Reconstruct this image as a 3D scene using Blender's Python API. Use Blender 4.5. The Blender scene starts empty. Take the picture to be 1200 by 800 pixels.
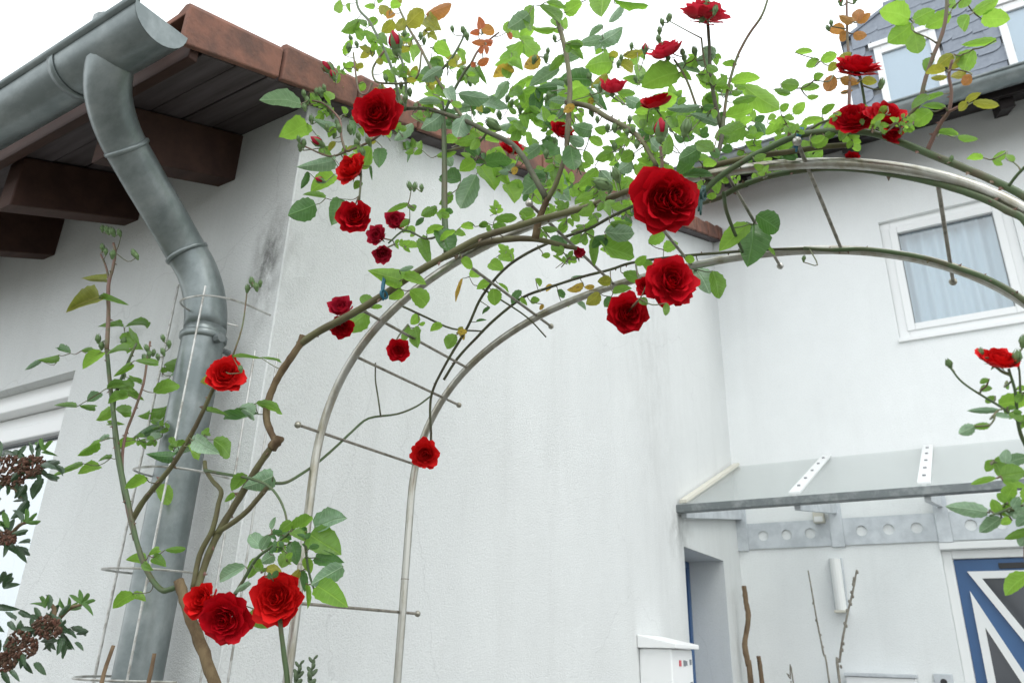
import bpy, math, random
import numpy as np
from mathutils import Vector, Matrix, Quaternion
rnd = random.Random(7)
scene = bpy.context.scene
col = scene.collection

# ------------------------------------------------------------------ camera, sky, sun, exposure
O = Vector((0, 0, 1.55)); FPX = 888.32
RX = Vector((0.85441365, 0.51900468, 0.02472769))
UX = Vector((0.1775422, -0.33634367, 0.92485226))
FX = Vector((-0.48831966, 0.78581618, 0.37952186))
cam = bpy.data.cameras.new('camera'); camo = bpy.data.objects.new('camera', cam); col.objects.link(camo)
cam.sensor_width = 36; cam.lens = FPX / 1200 * 36; cam.clip_start = .02; cam.clip_end = 500
m = Matrix.Identity(4)
for i in range(3):
    m[i][0] = RX[i]; m[i][1] = UX[i]; m[i][2] = -FX[i]; m[i][3] = O[i]
camo.matrix_world = m
cam.dof.use_dof = True; cam.dof.focus_distance = 1.5; cam.dof.aperture_fstop = 9
scene.camera = camo
SUN_EL, SUN_AZ = 56, 118           # azimuth measured clockwise from +Y
w = bpy.data.worlds.new('World'); scene.world = w; w.use_nodes = True
nt = w.node_tree; nt.nodes.clear()
sky = nt.nodes.new('ShaderNodeTexSky'); sky.sky_type = 'NISHITA'; sky.sun_disc = False
sky.sun_elevation = math.radians(SUN_EL); sky.sun_rotation = math.radians(SUN_AZ)
sky.air_density = 1.0; sky.dust_density = 3.0
hs = nt.nodes.new('ShaderNodeHueSaturation'); hs.inputs['Saturation'].default_value = .16
bg = nt.nodes.new('ShaderNodeBackground'); bg.inputs['Strength'].default_value = .13
ow = nt.nodes.new('ShaderNodeOutputWorld')
cl_ = nt.nodes.new('ShaderNodeMix'); cl_.data_type = 'RGBA'; cl_.inputs[0].default_value = .82; cl_.inputs[7].default_value = (8.4, 8.8, 9.0, 1)   # even white cloud cover
nt.links.new(sky.outputs[0], hs.inputs['Color']); nt.links.new(hs.outputs[0], cl_.inputs[6]); nt.links.new(cl_.outputs[2], bg.inputs['Color']); nt.links.new(bg.outputs[0], ow.inputs['Surface'])
sl = bpy.data.lights.new('sun', 'SUN'); sl.energy = .5; sl.angle = math.radians(25); sl.color = (1, .97, .93)
so = bpy.data.objects.new('sun', sl); col.objects.link(so)
e_, a_ = math.radians(SUN_EL), math.radians(SUN_AZ)
sd = Vector((math.sin(a_) * math.cos(e_), math.cos(a_) * math.cos(e_), math.sin(e_)))
so.rotation_euler = sd.to_track_quat('Z', 'Y').to_euler()
vs = scene.view_settings; vs.view_transform = 'Standard'; vs.look = 'None'; vs.gamma = 1; vs.exposure = 0.90

def px(x, y, Y):                    # point of the plane Y = const seen at photograph pixel (x, y)
    r = FX + RX * ((x - 600) / FPX) + UX * ((400 - y) / FPX)
    return O + r * (Y / r.y)
def pxs(x, y, X):
    r = FX + RX * ((x - 600) / FPX) + UX * ((400 - y) / FPX)
    return O + r * (X / r.x)
def mpp(p): return (p - O).dot(FX) / FPX     # metres per photograph pixel at p

# ------------------------------------------------------------------ materials
def mat(name, base, rough=.6, metal=0, spec=.5, noise=None, bump=None, sheen=0, coat=0):
    M = bpy.data.materials.new(name); M.use_nodes = True; t = M.node_tree; b = t.nodes['Principled BSDF']
    b.inputs['Base Color'].default_value = (*base, 1); b.inputs['Roughness'].default_value = rough
    b.inputs['Metallic'].default_value = metal; b.inputs['Specular IOR Level'].default_value = spec
    if coat: b.inputs['Coat Weight'].default_value = coat
    tc = t.nodes.new('ShaderNodeTexCoord')
    if noise:                        # (scale vec, amount colour2, detail)
        sc, c2, lo, hi = noise
        mp = t.nodes.new('ShaderNodeMapping'); mp.inputs['Scale'].default_value = sc
        n = t.nodes.new('ShaderNodeTexNoise'); n.inputs['Scale'].default_value = 1; n.inputs['Detail'].default_value = 7; n.inputs['Roughness'].default_value = .65
        r = t.nodes.new('ShaderNodeMapRange'); r.inputs['From Min'].default_value = lo; r.inputs['From Max'].default_value = hi
        mx = t.nodes.new('ShaderNodeMix'); mx.data_type = 'RGBA'
        mx.inputs[6].default_value = (*base, 1); mx.inputs[7].default_value = (*c2, 1)
        t.links.new(tc.outputs['Object'], mp.inputs[0]); t.links.new(mp.outputs[0], n.inputs['Vector']); t.links.new(n.outputs[0], r.inputs[0])
        t.links.new(r.outputs[0], mx.inputs[0]); t.links.new(mx.outputs[2], b.inputs['Base Color'])
    if bump:
        sc, st, di = bump
        mp2 = t.nodes.new('ShaderNodeMapping'); mp2.inputs['Scale'].default_value = sc if isinstance(sc, tuple) else (sc, sc, sc)
        n2 = t.nodes.new('ShaderNodeTexNoise'); n2.inputs['Scale'].default_value = 1; n2.inputs['Detail'].default_value = 5
        bp = t.nodes.new('ShaderNodeBump'); bp.inputs['Strength'].default_value = st; bp.inputs['Distance'].default_value = di
        t.links.new(tc.outputs['Object'], mp2.inputs[0]); t.links.new(mp2.outputs[0], n2.inputs['Vector']); t.links.new(n2.outputs[0], bp.inputs['Height']); t.links.new(bp.outputs[0], b.inputs['Normal'])
    return M

def stucco(name, base, dirt, grain=150, stains=(), crack=.28, bd=.0045):
    M = mat(name, base, .92, spec=.2); t = M.node_tree; b = t.nodes['Principled BSDF']; N = t.nodes.new; LK = t.links.new
    tc = N('ShaderNodeTexCoord'); geo = N('ShaderNodeNewGeometry')
    def noise(sc, det=5, ro=.6):
        mp = N('ShaderNodeMapping'); mp.inputs['Scale'].default_value = sc
        n = N('ShaderNodeTexNoise'); n.inputs['Scale'].default_value = 1; n.inputs['Detail'].default_value = det; n.inputs['Roughness'].default_value = ro
        LK(tc.outputs['Object'], mp.inputs[0]); LK(mp.outputs[0], n.inputs['Vector']); return n
    def rng(src, lo, hi, a=0, c=1):
        r = N('ShaderNodeMapRange'); r.inputs['From Min'].default_value = lo; r.inputs['From Max'].default_value = hi
        r.inputs['To Min'].default_value = a; r.inputs['To Max'].default_value = c; LK(src, r.inputs[0]); return r.outputs[0]
    def mix(f, c1, c2):
        mx = N('ShaderNodeMix'); mx.data_type = 'RGBA'; LK(f, mx.inputs[0])
        for i, c in ((6, c1), (7, c2)):
            if isinstance(c, tuple): mx.inputs[i].default_value = (*c, 1)
            else: LK(c, mx.inputs[i])
        return mx.outputs[2]
    big = rng(noise((1.7, 1.7, 1.3), 8, .72).outputs[0], .36, .68, 0, .65)
    c = mix(big, base, tuple(x * .9 for x in base))
    streak = rng(noise((4.3, 4.3, .42), 7, .75).outputs[0], .50, .82, 0, .42)
    c = mix(streak, c, dirt)
    fine = rng(noise((grain * .75,) * 3, 3, .6).outputs[0], .50, .72, 0, .42)
    c = mix(fine, c, tuple(x * .78 for x in base))
    for (p, rad, colr, k) in stains:
        sb = N('ShaderNodeVectorMath'); sb.operation = 'SUBTRACT'; sb.inputs[1].default_value = p; LK(geo.outputs['Position'], sb.inputs[0])
        dv = N('ShaderNodeVectorMath'); dv.operation = 'DIVIDE'; dv.inputs[1].default_value = rad; LK(sb.outputs[0], dv.inputs[0])
        ln = N('ShaderNodeVectorMath'); ln.operation = 'LENGTH'; LK(dv.outputs[0], ln.inputs[0])
        f = rng(ln.outputs['Value'], 0, 1, k, 0)
        ml = N('ShaderNodeMath'); ml.operation = 'MULTIPLY'; LK(f, ml.inputs[0]); LK(rng(noise((14, 14, 7), 6, .75).outputs[0], .38, .62), ml.inputs[1])
        c = mix(ml.outputs[0], c, colr)
    # hairline cracks
    vo = N('ShaderNodeTexVoronoi'); vo.feature = 'DISTANCE_TO_EDGE'; vo.inputs['Scale'].default_value = .62
    wp = noise((3, 3, 3), 4); ad = N('ShaderNodeVectorMath'); ad.operation = 'MULTIPLY_ADD'; ad.inputs[1].default_value = (.3, .3, .3)
    LK(wp.outputs['Color'], ad.inputs[0]); LK(tc.outputs['Object'], ad.inputs[2]); LK(ad.outputs[0], vo.inputs['Vector'])
    cr = rng(vo.outputs['Distance'], 0, .0020, crack, 0)
    c = mix(cr, c, tuple(x * .55 for x in base))
    LK(c, b.inputs['Base Color'])
    n1 = noise((grain,) * 3, 4, .7); n2 = noise((grain * .45,) * 3, 3)
    ad2 = N('ShaderNodeMath'); ad2.operation = 'MULTIPLY_ADD'; ad2.inputs[1].default_value = .5; LK(n2.outputs[0], ad2.inputs[0]); LK(n1.outputs[0], ad2.inputs[2])
    bp = N('ShaderNodeBump'); bp.inputs['Strength'].default_value = .75; bp.inputs['Distance'].default_value = bd
    LK(ad2.outputs[0], bp.inputs['Height']); LK(bp.outputs[0], b.inputs['Normal'])
    return M

def glass(name, tint=(.9, .95, .95), refl=.12, body=None, bodyk=0.0, pw=4):
    M = bpy.data.materials.new(name); M.use_nodes = True; t = M.node_tree; t.nodes.clear()
    o = t.nodes.new('ShaderNodeOutputMaterial'); tr = t.nodes.new('ShaderNodeBsdfTransparent'); tr.inputs[0].default_value = (*tint, 1)
    g = t.nodes.new('ShaderNodeBsdfGlossy'); g.inputs['Roughness'].default_value = .03
    lw = t.nodes.new('ShaderNodeLayerWeight'); lw.inputs[0].default_value = .5; fr = t.nodes.new('ShaderNodeMath'); fr.operation = 'POWER'; fr.inputs[1].default_value = pw; t.links.new(lw.outputs['Facing'], fr.inputs[0])
    ma = t.nodes.new('ShaderNodeMath'); ma.operation = 'ADD'; ma.use_clamp = True; ma.inputs[1].default_value = refl
    mx = t.nodes.new('ShaderNodeMixShader'); t.links.new(fr.outputs[0], ma.inputs[0]); t.links.new(ma.outputs[0], mx.inputs[0])
    src = tr.outputs[0]
    if body:
        d = t.nodes.new('ShaderNodeBsdfTranslucent'); d.inputs[0].default_value = (*body, 1)
        m2 = t.nodes.new('ShaderNodeMixShader'); m2.inputs[0].default_value = bodyk
        t.links.new(tr.outputs[0], m2.inputs[1]); t.links.new(d.outputs[0], m2.inputs[2]); src = m2.outputs[0]
    t.links.new(src, mx.inputs[1]); t.links.new(g.outputs[0], mx.inputs[2]); t.links.new(mx.outputs[0], o.inputs[0])
    return M

def plantmat(name, c1, c2, trans, tk=.45, rough=.45, spec=.4, veins=True, blotch=None):
    M = bpy.data.materials.new(name); M.use_nodes = True; t = M.node_tree; b = t.nodes['Principled BSDF']; N = t.nodes.new; LK = t.links.new
    o = t.nodes['Material Output']
    oi = N('ShaderNodeObjectInfo'); ge = N('ShaderNodeNewGeometry')
    ad = N('ShaderNodeMath'); ad.operation = 'ADD'; LK(oi.outputs['Random'], ad.inputs[0]); LK(ge.outputs['Random Per Island'], ad.inputs[1])
    fr = N('ShaderNodeMath'); fr.operation = 'FRACT'; LK(ad.outputs[0], fr.inputs[0])
    mx = N('ShaderNodeMix'); mx.data_type = 'RGBA'; mx.inputs[6].default_value = (*c1, 1); mx.inputs[7].default_value = (*c2, 1); LK(fr.outputs[0], mx.inputs[0])
    colr = mx.outputs[2]
    tc = N('ShaderNodeTexCoord'); nz = N('ShaderNodeTexNoise'); nz.inputs['Scale'].default_value = 4; nz.inputs['Detail'].default_value = 4; LK(tc.outputs['UV'], nz.inputs['Vector'])
    if blotch:
        r = N('ShaderNodeMapRange'); r.inputs['From Min'].default_value = .48; r.inputs['From Max'].default_value = .66; LK(nz.outputs[0], r.inputs[0])
        m3 = N('ShaderNodeMix'); m3.data_type = 'RGBA'; m3.inputs[7].default_value = (*blotch, 1); LK(r.outputs[0], m3.inputs[0]); LK(colr, m3.inputs[6]); colr = m3.outputs[2]
    else:
        r = N('ShaderNodeMapRange'); r.inputs['From Min'].default_value = .35; r.inputs['From Max'].default_value = .7; r.inputs['To Min'].default_value = .78; r.inputs['To Max'].default_value = 1.15; LK(nz.outputs[0], r.inputs[0])
        m3 = N('ShaderNodeVectorMath'); m3.operation = 'SCALE'; LK(colr, m3.inputs[0]); LK(r.outputs[0], m3.inputs['Scale']); colr = m3.outputs[0]
    tr = N('ShaderNodeBsdfTranslucent'); tcol = N('ShaderNodeMix'); tcol.data_type = 'RGBA'; tcol.blend_type = 'MULTIPLY'; tcol.inputs[0].default_value = .55
    tcol.inputs[6].default_value = (*trans, 1); LK(colr, tcol.inputs[7])
    sc = N('ShaderNodeMix'); sc.data_type = 'RGBA'; sc.inputs[0].default_value = .5; sc.inputs[6].default_value = (*trans, 1); LK(colr, sc.inputs[7])
    tout = sc.outputs[2]
    if veins:                                   # uv: u across 0..1, v along 0..1
        sp = N('ShaderNodeSeparateXYZ'); LK(tc.outputs['UV'], sp.inputs[0])
        s1 = N('ShaderNodeMath'); s1.operation = 'SUBTRACT'; s1.inputs[1].default_value = .5; LK(sp.outputs[0], s1.inputs[0])
        ab = N('ShaderNodeMath'); ab.operation = 'ABSOLUTE'; LK(s1.outputs[0], ab.inputs[0])
        ml = N('ShaderNodeMath'); ml.operation = 'MULTIPLY_ADD'; ml.inputs[1].default_value = -.55; LK(ab.outputs[0], ml.inputs[0]); LK(sp.outputs[1], ml.inputs[2])
        m9 = N('ShaderNodeMath'); m9.operation = 'MULTIPLY'; m9.inputs[1].default_value = 8; LK(ml.outputs[0], m9.inputs[0])
        pp = N('ShaderNodeMath'); pp.operation = 'PINGPONG'; pp.inputs[1].default_value = .5; LK(m9.outputs[0], pp.inputs[0])
        rv = N('ShaderNodeMapRange'); rv.inputs['From Min'].default_value = 0; rv.inputs['From Max'].default_value = .09; rv.inputs['To Min'].default_value = .35; rv.inputs['To Max'].default_value = 0; LK(pp.outputs[0], rv.inputs[0])
        rm = N('ShaderNodeMapRange'); rm.inputs['From Min'].default_value = 0; rm.inputs['From Max'].default_value = .035; rm.inputs['To Min'].default_value = .6; rm.inputs['To Max'].default_value = 0; LK(ab.outputs[0], rm.inputs[0])
        mxv = N('ShaderNodeMath'); mxv.operation = 'MAXIMUM'; LK(rv.outputs[0], mxv.inputs[0]); LK(rm.outputs[0], mxv.inputs[1])
        m5 = N('ShaderNodeMix'); m5.data_type = 'RGBA'; m5.inputs[7].default_value = (min(1, c2[0] * 2.2), min(1, c2[1] * 1.9), c2[2] * 2, 1); LK(mxv.outputs[0], m5.inputs[0]); LK(colr, m5.inputs[6]); colr = m5.outputs[2]
        bp = N('ShaderNodeBump'); bp.inputs['Strength'].default_value = .5; bp.inputs['Distance'].default_value = .003
        iv = N('ShaderNodeMath'); iv.operation = 'MULTIPLY_ADD'; iv.inputs[1].default_value = -1.6; LK(mxv.outputs[0], iv.inputs[0]); LK(nz.outputs[0], iv.inputs[2])
        LK(iv.outputs[0], bp.inputs['Height']); LK(bp.outputs[0], b.inputs['Normal'])
    LK(colr, b.inputs['Base Color']); b.inputs['Roughness'].default_value = rough; b.inputs['Specular IOR Level'].default_value = spec
    LK(tout, tr.inputs[0])
    ms = N('ShaderNodeMixShader'); ms.inputs[0].default_value = tk; LK(b.outputs[0], ms.inputs[1]); LK(tr.outputs[0], ms.inputs[2]); LK(ms.outputs[0], o.inputs[0])
    return M

M = {}
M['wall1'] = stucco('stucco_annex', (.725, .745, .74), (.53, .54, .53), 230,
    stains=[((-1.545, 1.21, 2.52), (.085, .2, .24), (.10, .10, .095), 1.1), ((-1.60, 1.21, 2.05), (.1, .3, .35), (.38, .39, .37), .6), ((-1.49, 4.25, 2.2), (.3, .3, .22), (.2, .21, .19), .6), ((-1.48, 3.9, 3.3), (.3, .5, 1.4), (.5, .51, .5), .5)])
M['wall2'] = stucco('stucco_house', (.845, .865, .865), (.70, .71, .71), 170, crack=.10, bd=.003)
M['zinc'] = mat('zinc', (.155, .182, .183), .36, .5, .5, ((7, 16, 11), (.27, .30, .30), .40, .70), (40, .06, .002))
M['zinc_pale'] = mat('galvanised', (.50, .53, .56), .5, .35, .5, ((9, 9, 9), (.62, .65, .68), .4, .6))
M['darksteel'] = mat('weathered_steel', (.16, .18, .185), .55, .4, .4, ((20, 20, 20), (.26, .28, .28), .45, .65))
M['steel'] = mat('stainless', (.43, .425, .39), .30, .85, .5, ((30, 30, 8), (.27, .25, .19), .42, .62))
M['wire'] = mat('galvanised_wire', (.55, .55, .53), .4, .7, .5, ((40, 40, 40), (.33, .32, .29), .45, .62))
M['rung'] = mat('weathered_rod', (.28, .26, .22), .5, .5, .4, ((60, 60, 60), (.14, .13, .10), .45, .65))
M['darkwood'] = mat('dark_boards', (.022, .018, .018), .8, 0, .2, ((3, 14, 14), (.014, .011, .011), .4, .6))
M['wood'] = mat('brown_stained_wood', (.062, .030, .022), .7, 0, .3, ((3, 14, 14), (.035, .016, .012), .35, .65), ((4, 40, 40), .3, .003))
M['soffit'] = mat('dark_soffit_board', (.105, .088, .092), .75, 0, .3, ((2, 18, 18), (.05, .038, .038), .35, .65), ((3, 60, 60), .3, .002))
M['tile'] = mat('clay_tile', (.225, .108, .078), .85, 0, .25, ((11, 11, 11), (.125, .072, .058), .40, .62), (80, .5, .004))
M['plastic'] = mat('white_upvc', (.80, .81, .81), .35, 0, .5)
M['alu'] = mat('white_coated_beam', (.74, .75, .75), .4, .1, .5)
M['slate'] = mat('slate', (.165, .19, .235), .45, 0, .5, ((12, 12, 12), (.25, .285, .34), .35, .68), (60, .3, .002))
M['blue'] = mat('blue_door_paint', (.034, .098, .235), .36, 0, .5, ((2, 2, 2), (.040, .112, .26), .4, .6))
M['darkglass'] = mat('dark_door_glass', (.03, .035, .045), .08, 0, .6)
M['black'] = mat('black_plate', (.02, .02, .022), .4)
M['grey'] = mat('grey_gasket', (.25, .26, .27), .6)
M['interior'] = mat('room_dark', (.25, .26, .27), .9)
M['curtain'] = mat('curtain', (.60, .66, .70), .9, 0, .1)
M['glass'] = glass('window_glass', (.92, .96, .98), .12)
M['glass_sky'] = glass('reflective_glass', (.80, .90, .94), .42)
M['canopyglass'] = glass('canopy_glass', (.985, .995, .99), .01, (.92, .96, .95), .05, pw=9)
M['lampwhite'] = mat('opal_lamp', (.78, .79, .78), .3)
M['beige'] = mat('beige_plastic', (.62, .60, .52), .5)
M['red_dot'] = mat('red_sticker', (.55, .08, .10), .5); M['grey_dot'] = mat('grey_sticker', (.20, .22, .24), .5)
M['paving'] = mat('paving', (.21, .205, .19), .9, 0, .2, ((2, 2, 2), (.15, .15, .135), .4, .6), (30, .3, .004))
M['tie'] = mat('blue_plastic_tie', (.010, .105, .165), .4)
M['tie_green'] = mat('green_plastic_tie', (.004, .045, .038), .4)
M['bark'] = mat('rose_bark', (.175, .130, .072), .8, 0, .2, ((30, 30, 14), (.085, .055, .032), .4, .62), ((70, 70, 30), .6, .003))
M['cane_old'] = mat('old_cane', (.110, .108, .046), .6, 0, .35, ((18, 18, 18), (.075, .058, .030), .42, .62), ((60, 60, 60), .4, .002))
M['cane_green'] = mat('green_cane', (.062, .100, .038), .5, 0, .4, ((14, 14, 14), (.09, .072, .040), .48, .68))
M['cane_dark'] = mat('dark_cane', (.085, .095, .050), .6, 0, .3, ((22, 22, 22), (.055, .050, .032), .42, .62))
M['cane_red'] = mat('reddish_cane', (.16, .085, .065), .5, 0, .4, ((18, 18, 18), (.10, .105, .05), .45, .65))
M['twig'] = mat('twig', (.105, .125, .055), .55, 0, .35, ((25, 25, 25), (.13, .075, .045), .45, .62))
M['drywood'] = mat('dry_stick', (.24, .17, .105), .85, 0, .2, ((20, 20, 9), (.14, .095, .06), .4, .62))
M['drytwig'] = mat('dry_twig', (.30, .28, .24), .85, 0, .2, ((30, 30, 20), (.18, .16, .13), .4, .6))
M['bud'] = mat('bud_green', (.115, .205, .085), .5, 0, .35, ((60, 60, 60), (.17, .25, .10), .4, .6))
M['petal'] = plantmat('red_petal', (.42, .0025, .009), (.64, .006, .018), (.62, .004, .008), .16, .6, .14, veins=False)
M['petal_bright'] = plantmat('bright_red_petal', (.56, .006, .008), (.74, .014, .014), (.70, .008, .008), .16, .6, .14, veins=False)
M['petal_hazy'] = plantmat('hazy_red_petal', (.50, .014, .035), (.66, .030, .060), (.85, .05, .09), .30, .6, .14, veins=False)  # veil of haze over the top blooms, put into a pinker, paler red
M['petal_old'] = plantmat('fading_petal', (.42, .010, .035), (.50, .020, .055), (.65, .03, .06), .25, .6, .2, veins=False)
M['g'] = plantmat('leaf_mid', (.092, .200, .034), (.145, .270, .052), (.38, .72, .07), .50, .38, .5)
M['l'] = plantmat('leaf_backlit', (.130, .280, .036), (.205, .365, .060), (.52, .92, .10), .58, .40, .45)  # light green of leaves lit from behind, put into the colours
M['d'] = plantmat('leaf_dark', (.050, .135, .040), (.078, .180, .052), (.20, .46, .07), .36, .36, .5)
M['b'] = plantmat('leaf_sky_sheen', (.165, .285, .165), (.24, .37, .23), (.28, .50, .15), .30, .33, .7)  # pale sheen of the sky on leaves, mixed into the base colour
M['y'] = plantmat('leaf_yellowgreen', (.22, .26, .035), (.32, .30, .050), (.55, .55, .06), .50)
M['o'] = plantmat('leaf_bronze', (.36, .20, .050), (.42, .16, .060), (.70, .36, .08), .50)
M['r'] = plantmat('leaf_new_red', (.48, .11, .050), (.52, .19, .060), (.80, .25, .08), .50)
M['Y'] = plantmat('leaf_yellowing', (.50, .36, .05), (.55, .32, .06), (.75, .55, .08), .45, blotch=(.12, .06, .035))
M['v'] = plantmat('shrub_leaf', (.022, .060, .024), (.040, .085, .034), (.10, .20, .05), .22, .3, .6)
M['vy'] = plantmat('shrub_young_leaf', (.07, .16, .04), (.10, .21, .05), (.22, .42, .06), .4)
M['berry'] = mat('dry_flower_head', (.125, .055, .038), .8, 0, .2, ((90, 90, 90), (.060, .042, .026), .4, .6))
M['spike'] = mat('herb_green', (.075, .11, .055), .6)

# ------------------------------------------------------------------ object helpers
W = {}
def link(o, parent=None, loc=Vector((0, 0, 0))):
    col.objects.link(o)
    if parent is not None:
        o.parent = parent; o.location = loc - W[parent]
    else: o.location = loc
    W[o] = Vector(loc); return o
def thing(name, label, cat, loc, group=None):
    o = bpy.data.objects.new(name, None); o.empty_display_size = .1; link(o, None, Vector(loc))
    o['label'] = label; o['category'] = cat
    if group: o['group'] = group
    return o
class MB:
    def __init__(s): s.v = []; s.f = []; s.mi = []; s.uv = {}
    def add(s, vs, fs, mi=0):
        k = len(s.v); s.v += [tuple(x) for x in vs]
        for f in fs: s.f.append(tuple(i + k for i in f)); s.mi.append(mi)
        return s
    def box(s, a, b, mi=0):
        (x0, y0, z0), (x1, y1, z1) = a, b
        x0, x1 = sorted((x0, x1)); y0, y1 = sorted((y0, y1)); z0, z1 = sorted((z0, z1))
        return s.hexa([(x0, y0, z0), (x1, y0, z0), (x1, y1, z0), (x0, y1, z0), (x0, y0, z1), (x1, y0, z1), (x1, y1, z1), (x0, y1, z1)], mi)
    def hexa(s, v, mi=0):
        return s.add(v, [(0, 3, 2, 1), (4, 5, 6, 7), (0, 1, 5, 4), (1, 2, 6, 5), (2, 3, 7, 6), (3, 0, 4, 7)], mi)
    def prism(s, poly, d, mi=0):                 # polygon (list of Vector) extruded by vector d
        n = len(poly); d = Vector(d); v = [Vector(p) for p in poly]; v2 = [p + d for p in v]
        return s.add(v + v2, [tuple(range(n))[::-1], tuple(range(n, 2 * n))] + [(i, (i + 1) % n, n + (i + 1) % n, n + i) for i in range(n)], mi)
    def tube(s, pts, rad, sides=8, caps=True, mi=0, smooth=3, bumps=0):
        pts = [Vector(p) for p in pts]
        if not isinstance(rad, (list, tuple)): rad = [rad] * len(pts)
        if smooth > 1 and len(pts) > 2:
            P = [pts[0] * 2 - pts[1]] + pts + [pts[-1] * 2 - pts[-2]]; q = []; rr = []
            for i in range(1, len(P) - 2):
                for k in range(smooth):
                    t = k / smooth; p0, p1, p2, p3 = P[i - 1:i + 3]
                    q.append(.5 * ((2 * p1) + (p2 - p0) * t + (2 * p0 - 5 * p1 + 4 * p2 - p3) * t * t + (3 * p1 - p0 - 3 * p2 + p3) * t ** 3))
                    rr.append(rad[i - 1] * (1 - t) + rad[i] * t)
            q.append(pts[-1]); rr.append(rad[-1]); pts, rad = q, rr
        n = len(pts); ref = None; vs = []
        for i, p in enumerate(pts):
            t = (pts[min(i + 1, n - 1)] - pts[max(i - 1, 0)]).normalized()
            if ref is None:
                ref = t.orthogonal().normalized()
            else:
                ref = (ref - t * ref.dot(t)); ref = ref.normalized() if ref.length > 1e-6 else t.orthogonal().normalized()
            b = t.cross(ref)
            for k in range(sides):
                a = 2 * math.pi * k / sides; r = rad[i] * (1 + (bumps * rnd.uniform(-1, 1) if bumps else 0))
                vs.append(p + (ref * math.cos(a) + b * math.sin(a)) * r)
        fs = [(i * sides + k, i * sides + (k + 1) % sides, (i + 1) * sides + (k + 1) % sides, (i + 1) * sides + k) for i in range(n - 1) for k in range(sides)]
        if caps: fs += [tuple(range(sides))[::-1], tuple((n - 1) * sides + k for k in range(sides))]
        return s.add(vs, fs, mi)
    def ball(s, c, r, seg=8, ring=6, mi=0, ax=None, sz=1.0):
        c = Vector(c); ax = Vector(ax or (0, 0, 1)).normalized(); u = ax.orthogonal().normalized(); v = ax.cross(u)
        vs = [c - ax * r * sz]
        for i in range(1, ring):
            t = math.pi * i / ring
            for k in range(seg):
                a = 2 * math.pi * k / seg
                vs.append(c - ax * r * sz * math.cos(t) + (u * math.cos(a) + v * math.sin(a)) * r * math.sin(t))
        vs.append(c + ax * r * sz); L = len(vs) - 1; fs = []
        for k in range(seg):
            k2 = (k + 1) % seg
            fs.append((0, 1 + k2, 1 + k)); fs.append((L, L - seg + k, L - seg + k2))
            for i in range(ring - 2): fs.append((1 + i * seg + k, 1 + i * seg + k2, 1 + (i + 1) * seg + k2, 1 + (i + 1) * seg + k))
        return s.add(vs, fs, mi)
    def build(s, name, mats, parent=None, loc=None, smooth=False, bevel=0, fixn=False):
        me = bpy.data.meshes.new(name)
        L = Vector(loc) if loc is not None else (W[parent] if parent is not None else Vector((0, 0, 0)))
        me.from_pydata([(x[0] - L.x, x[1] - L.y, x[2] - L.z) for x in s.v], [], s.f)
        if not isinstance(mats, (list, tuple)): mats = [mats]
        for mm in mats: me.materials.append(mm)
        me.polygons.foreach_set('material_index', s.mi)
        if fixn:
            import bmesh
            bm = bmesh.new(); bm.from_mesh(me); bmesh.ops.recalc_face_normals(bm, faces=bm.faces); bm.to_mesh(me); bm.free()
        if smooth: me.polygons.foreach_set('use_smooth', [True] * len(me.polygons))
        me.update()
        o = bpy.data.objects.new(name, me); link(o, parent, L)
        if bevel:
            b = o.modifiers.new('bevel', 'BEVEL'); b.width = bevel; b.segments = 2; b.limit_method = 'ANGLE'
        return o
def box(name, a, b, mt, parent, bevel=.003): return MB().box(a, b).build(name, mt, parent, bevel=bevel)

def panel(holes, u0, u1, z0, z1, P, N, depth, mb, reveal=True):
    """wall face in the plane P(u,z) with rectangular holes; reveals go back along N*depth"""
    us = sorted({u0, u1, *[h[0] for h in holes], *[h[1] for h in holes]}); zs = sorted({z0, z1, *[h[2] for h in holes], *[h[3] for h in holes]})
    for i in range(len(us) - 1):
        for j in range(len(zs) - 1):
            a, b, c, d = us[i], us[i + 1], zs[j], zs[j + 1]
            if any(h[0] <= a and b <= h[1] and h[2] <= c and d <= h[3] for h in holes): continue
            mb.add([P(a, c), P(b, c), P(b, d), P(a, d)], [(0, 1, 2, 3)])
    for (a, b, c, d) in holes:
        q = [P(a, c), P(b, c), P(b, d), P(a, d)]
        for i in range(4):
            p1, p2 = q[i], q[(i + 1) % 4]; mb.add([p1, p2, p2 + N * depth, p1 + N * depth], [(0, 1, 2, 3)])

# ------------------------------------------------------------------ ground
g = MB().add([(-60, -60, 0), (60, -60, 0), (60, 60, 0), (-60, 60, 0)], [(0, 1, 2, 3)]).build('ground', M['paving']); g['kind'] = 'structure'

# ------------------------------------------------------------------ annex house (single storey, left)
XG, YL, YB, XV, PITCH = -1.48, 1.21, 5.485, -1.40, .393
def zd(Y): return 2.855 + PITCH * (Y - .771)      # underside of the roof deck
annex = thing('annex_house', 'low white rendered house with grey gutter and dark brown eaves on the left', 'house', (-1.5, 1.25, 0))
V3 = lambda *a: Vector(a)
mb = MB()
panel([(-3.75, -2.39, 1.0, 2.35)], -7, XG, 0, zd(YL), lambda u, z: V3(u, YL, z), V3(0, 1, 0), .16, mb)
panel([], YL, 4.22, 0, 2.9, lambda u, z: V3(XG, u, z), V3(-1, 0, 0), .2, mb)
panel([(4.33, 5.09, 0.0, 2.14)], 4.22, YB + .1, 0, 2.9, lambda u, z: V3(XG - .012, u, z), V3(-1, 0, 0), .28, mb)
mb.add([(XG, 4.22, 0), (XG - .012, 4.22, 0), (XG - .012, 4.22, zd(4.22)), (XG, 4.22, zd(4.22))], [(0, 1, 2, 3)])
mb.add([(XG, YL, 2.9), (XG, 4.22, 2.9), (XG, 4.22, zd(4.22)), (XG, YL, zd(YL))], [(0, 1, 2, 3)])
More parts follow.
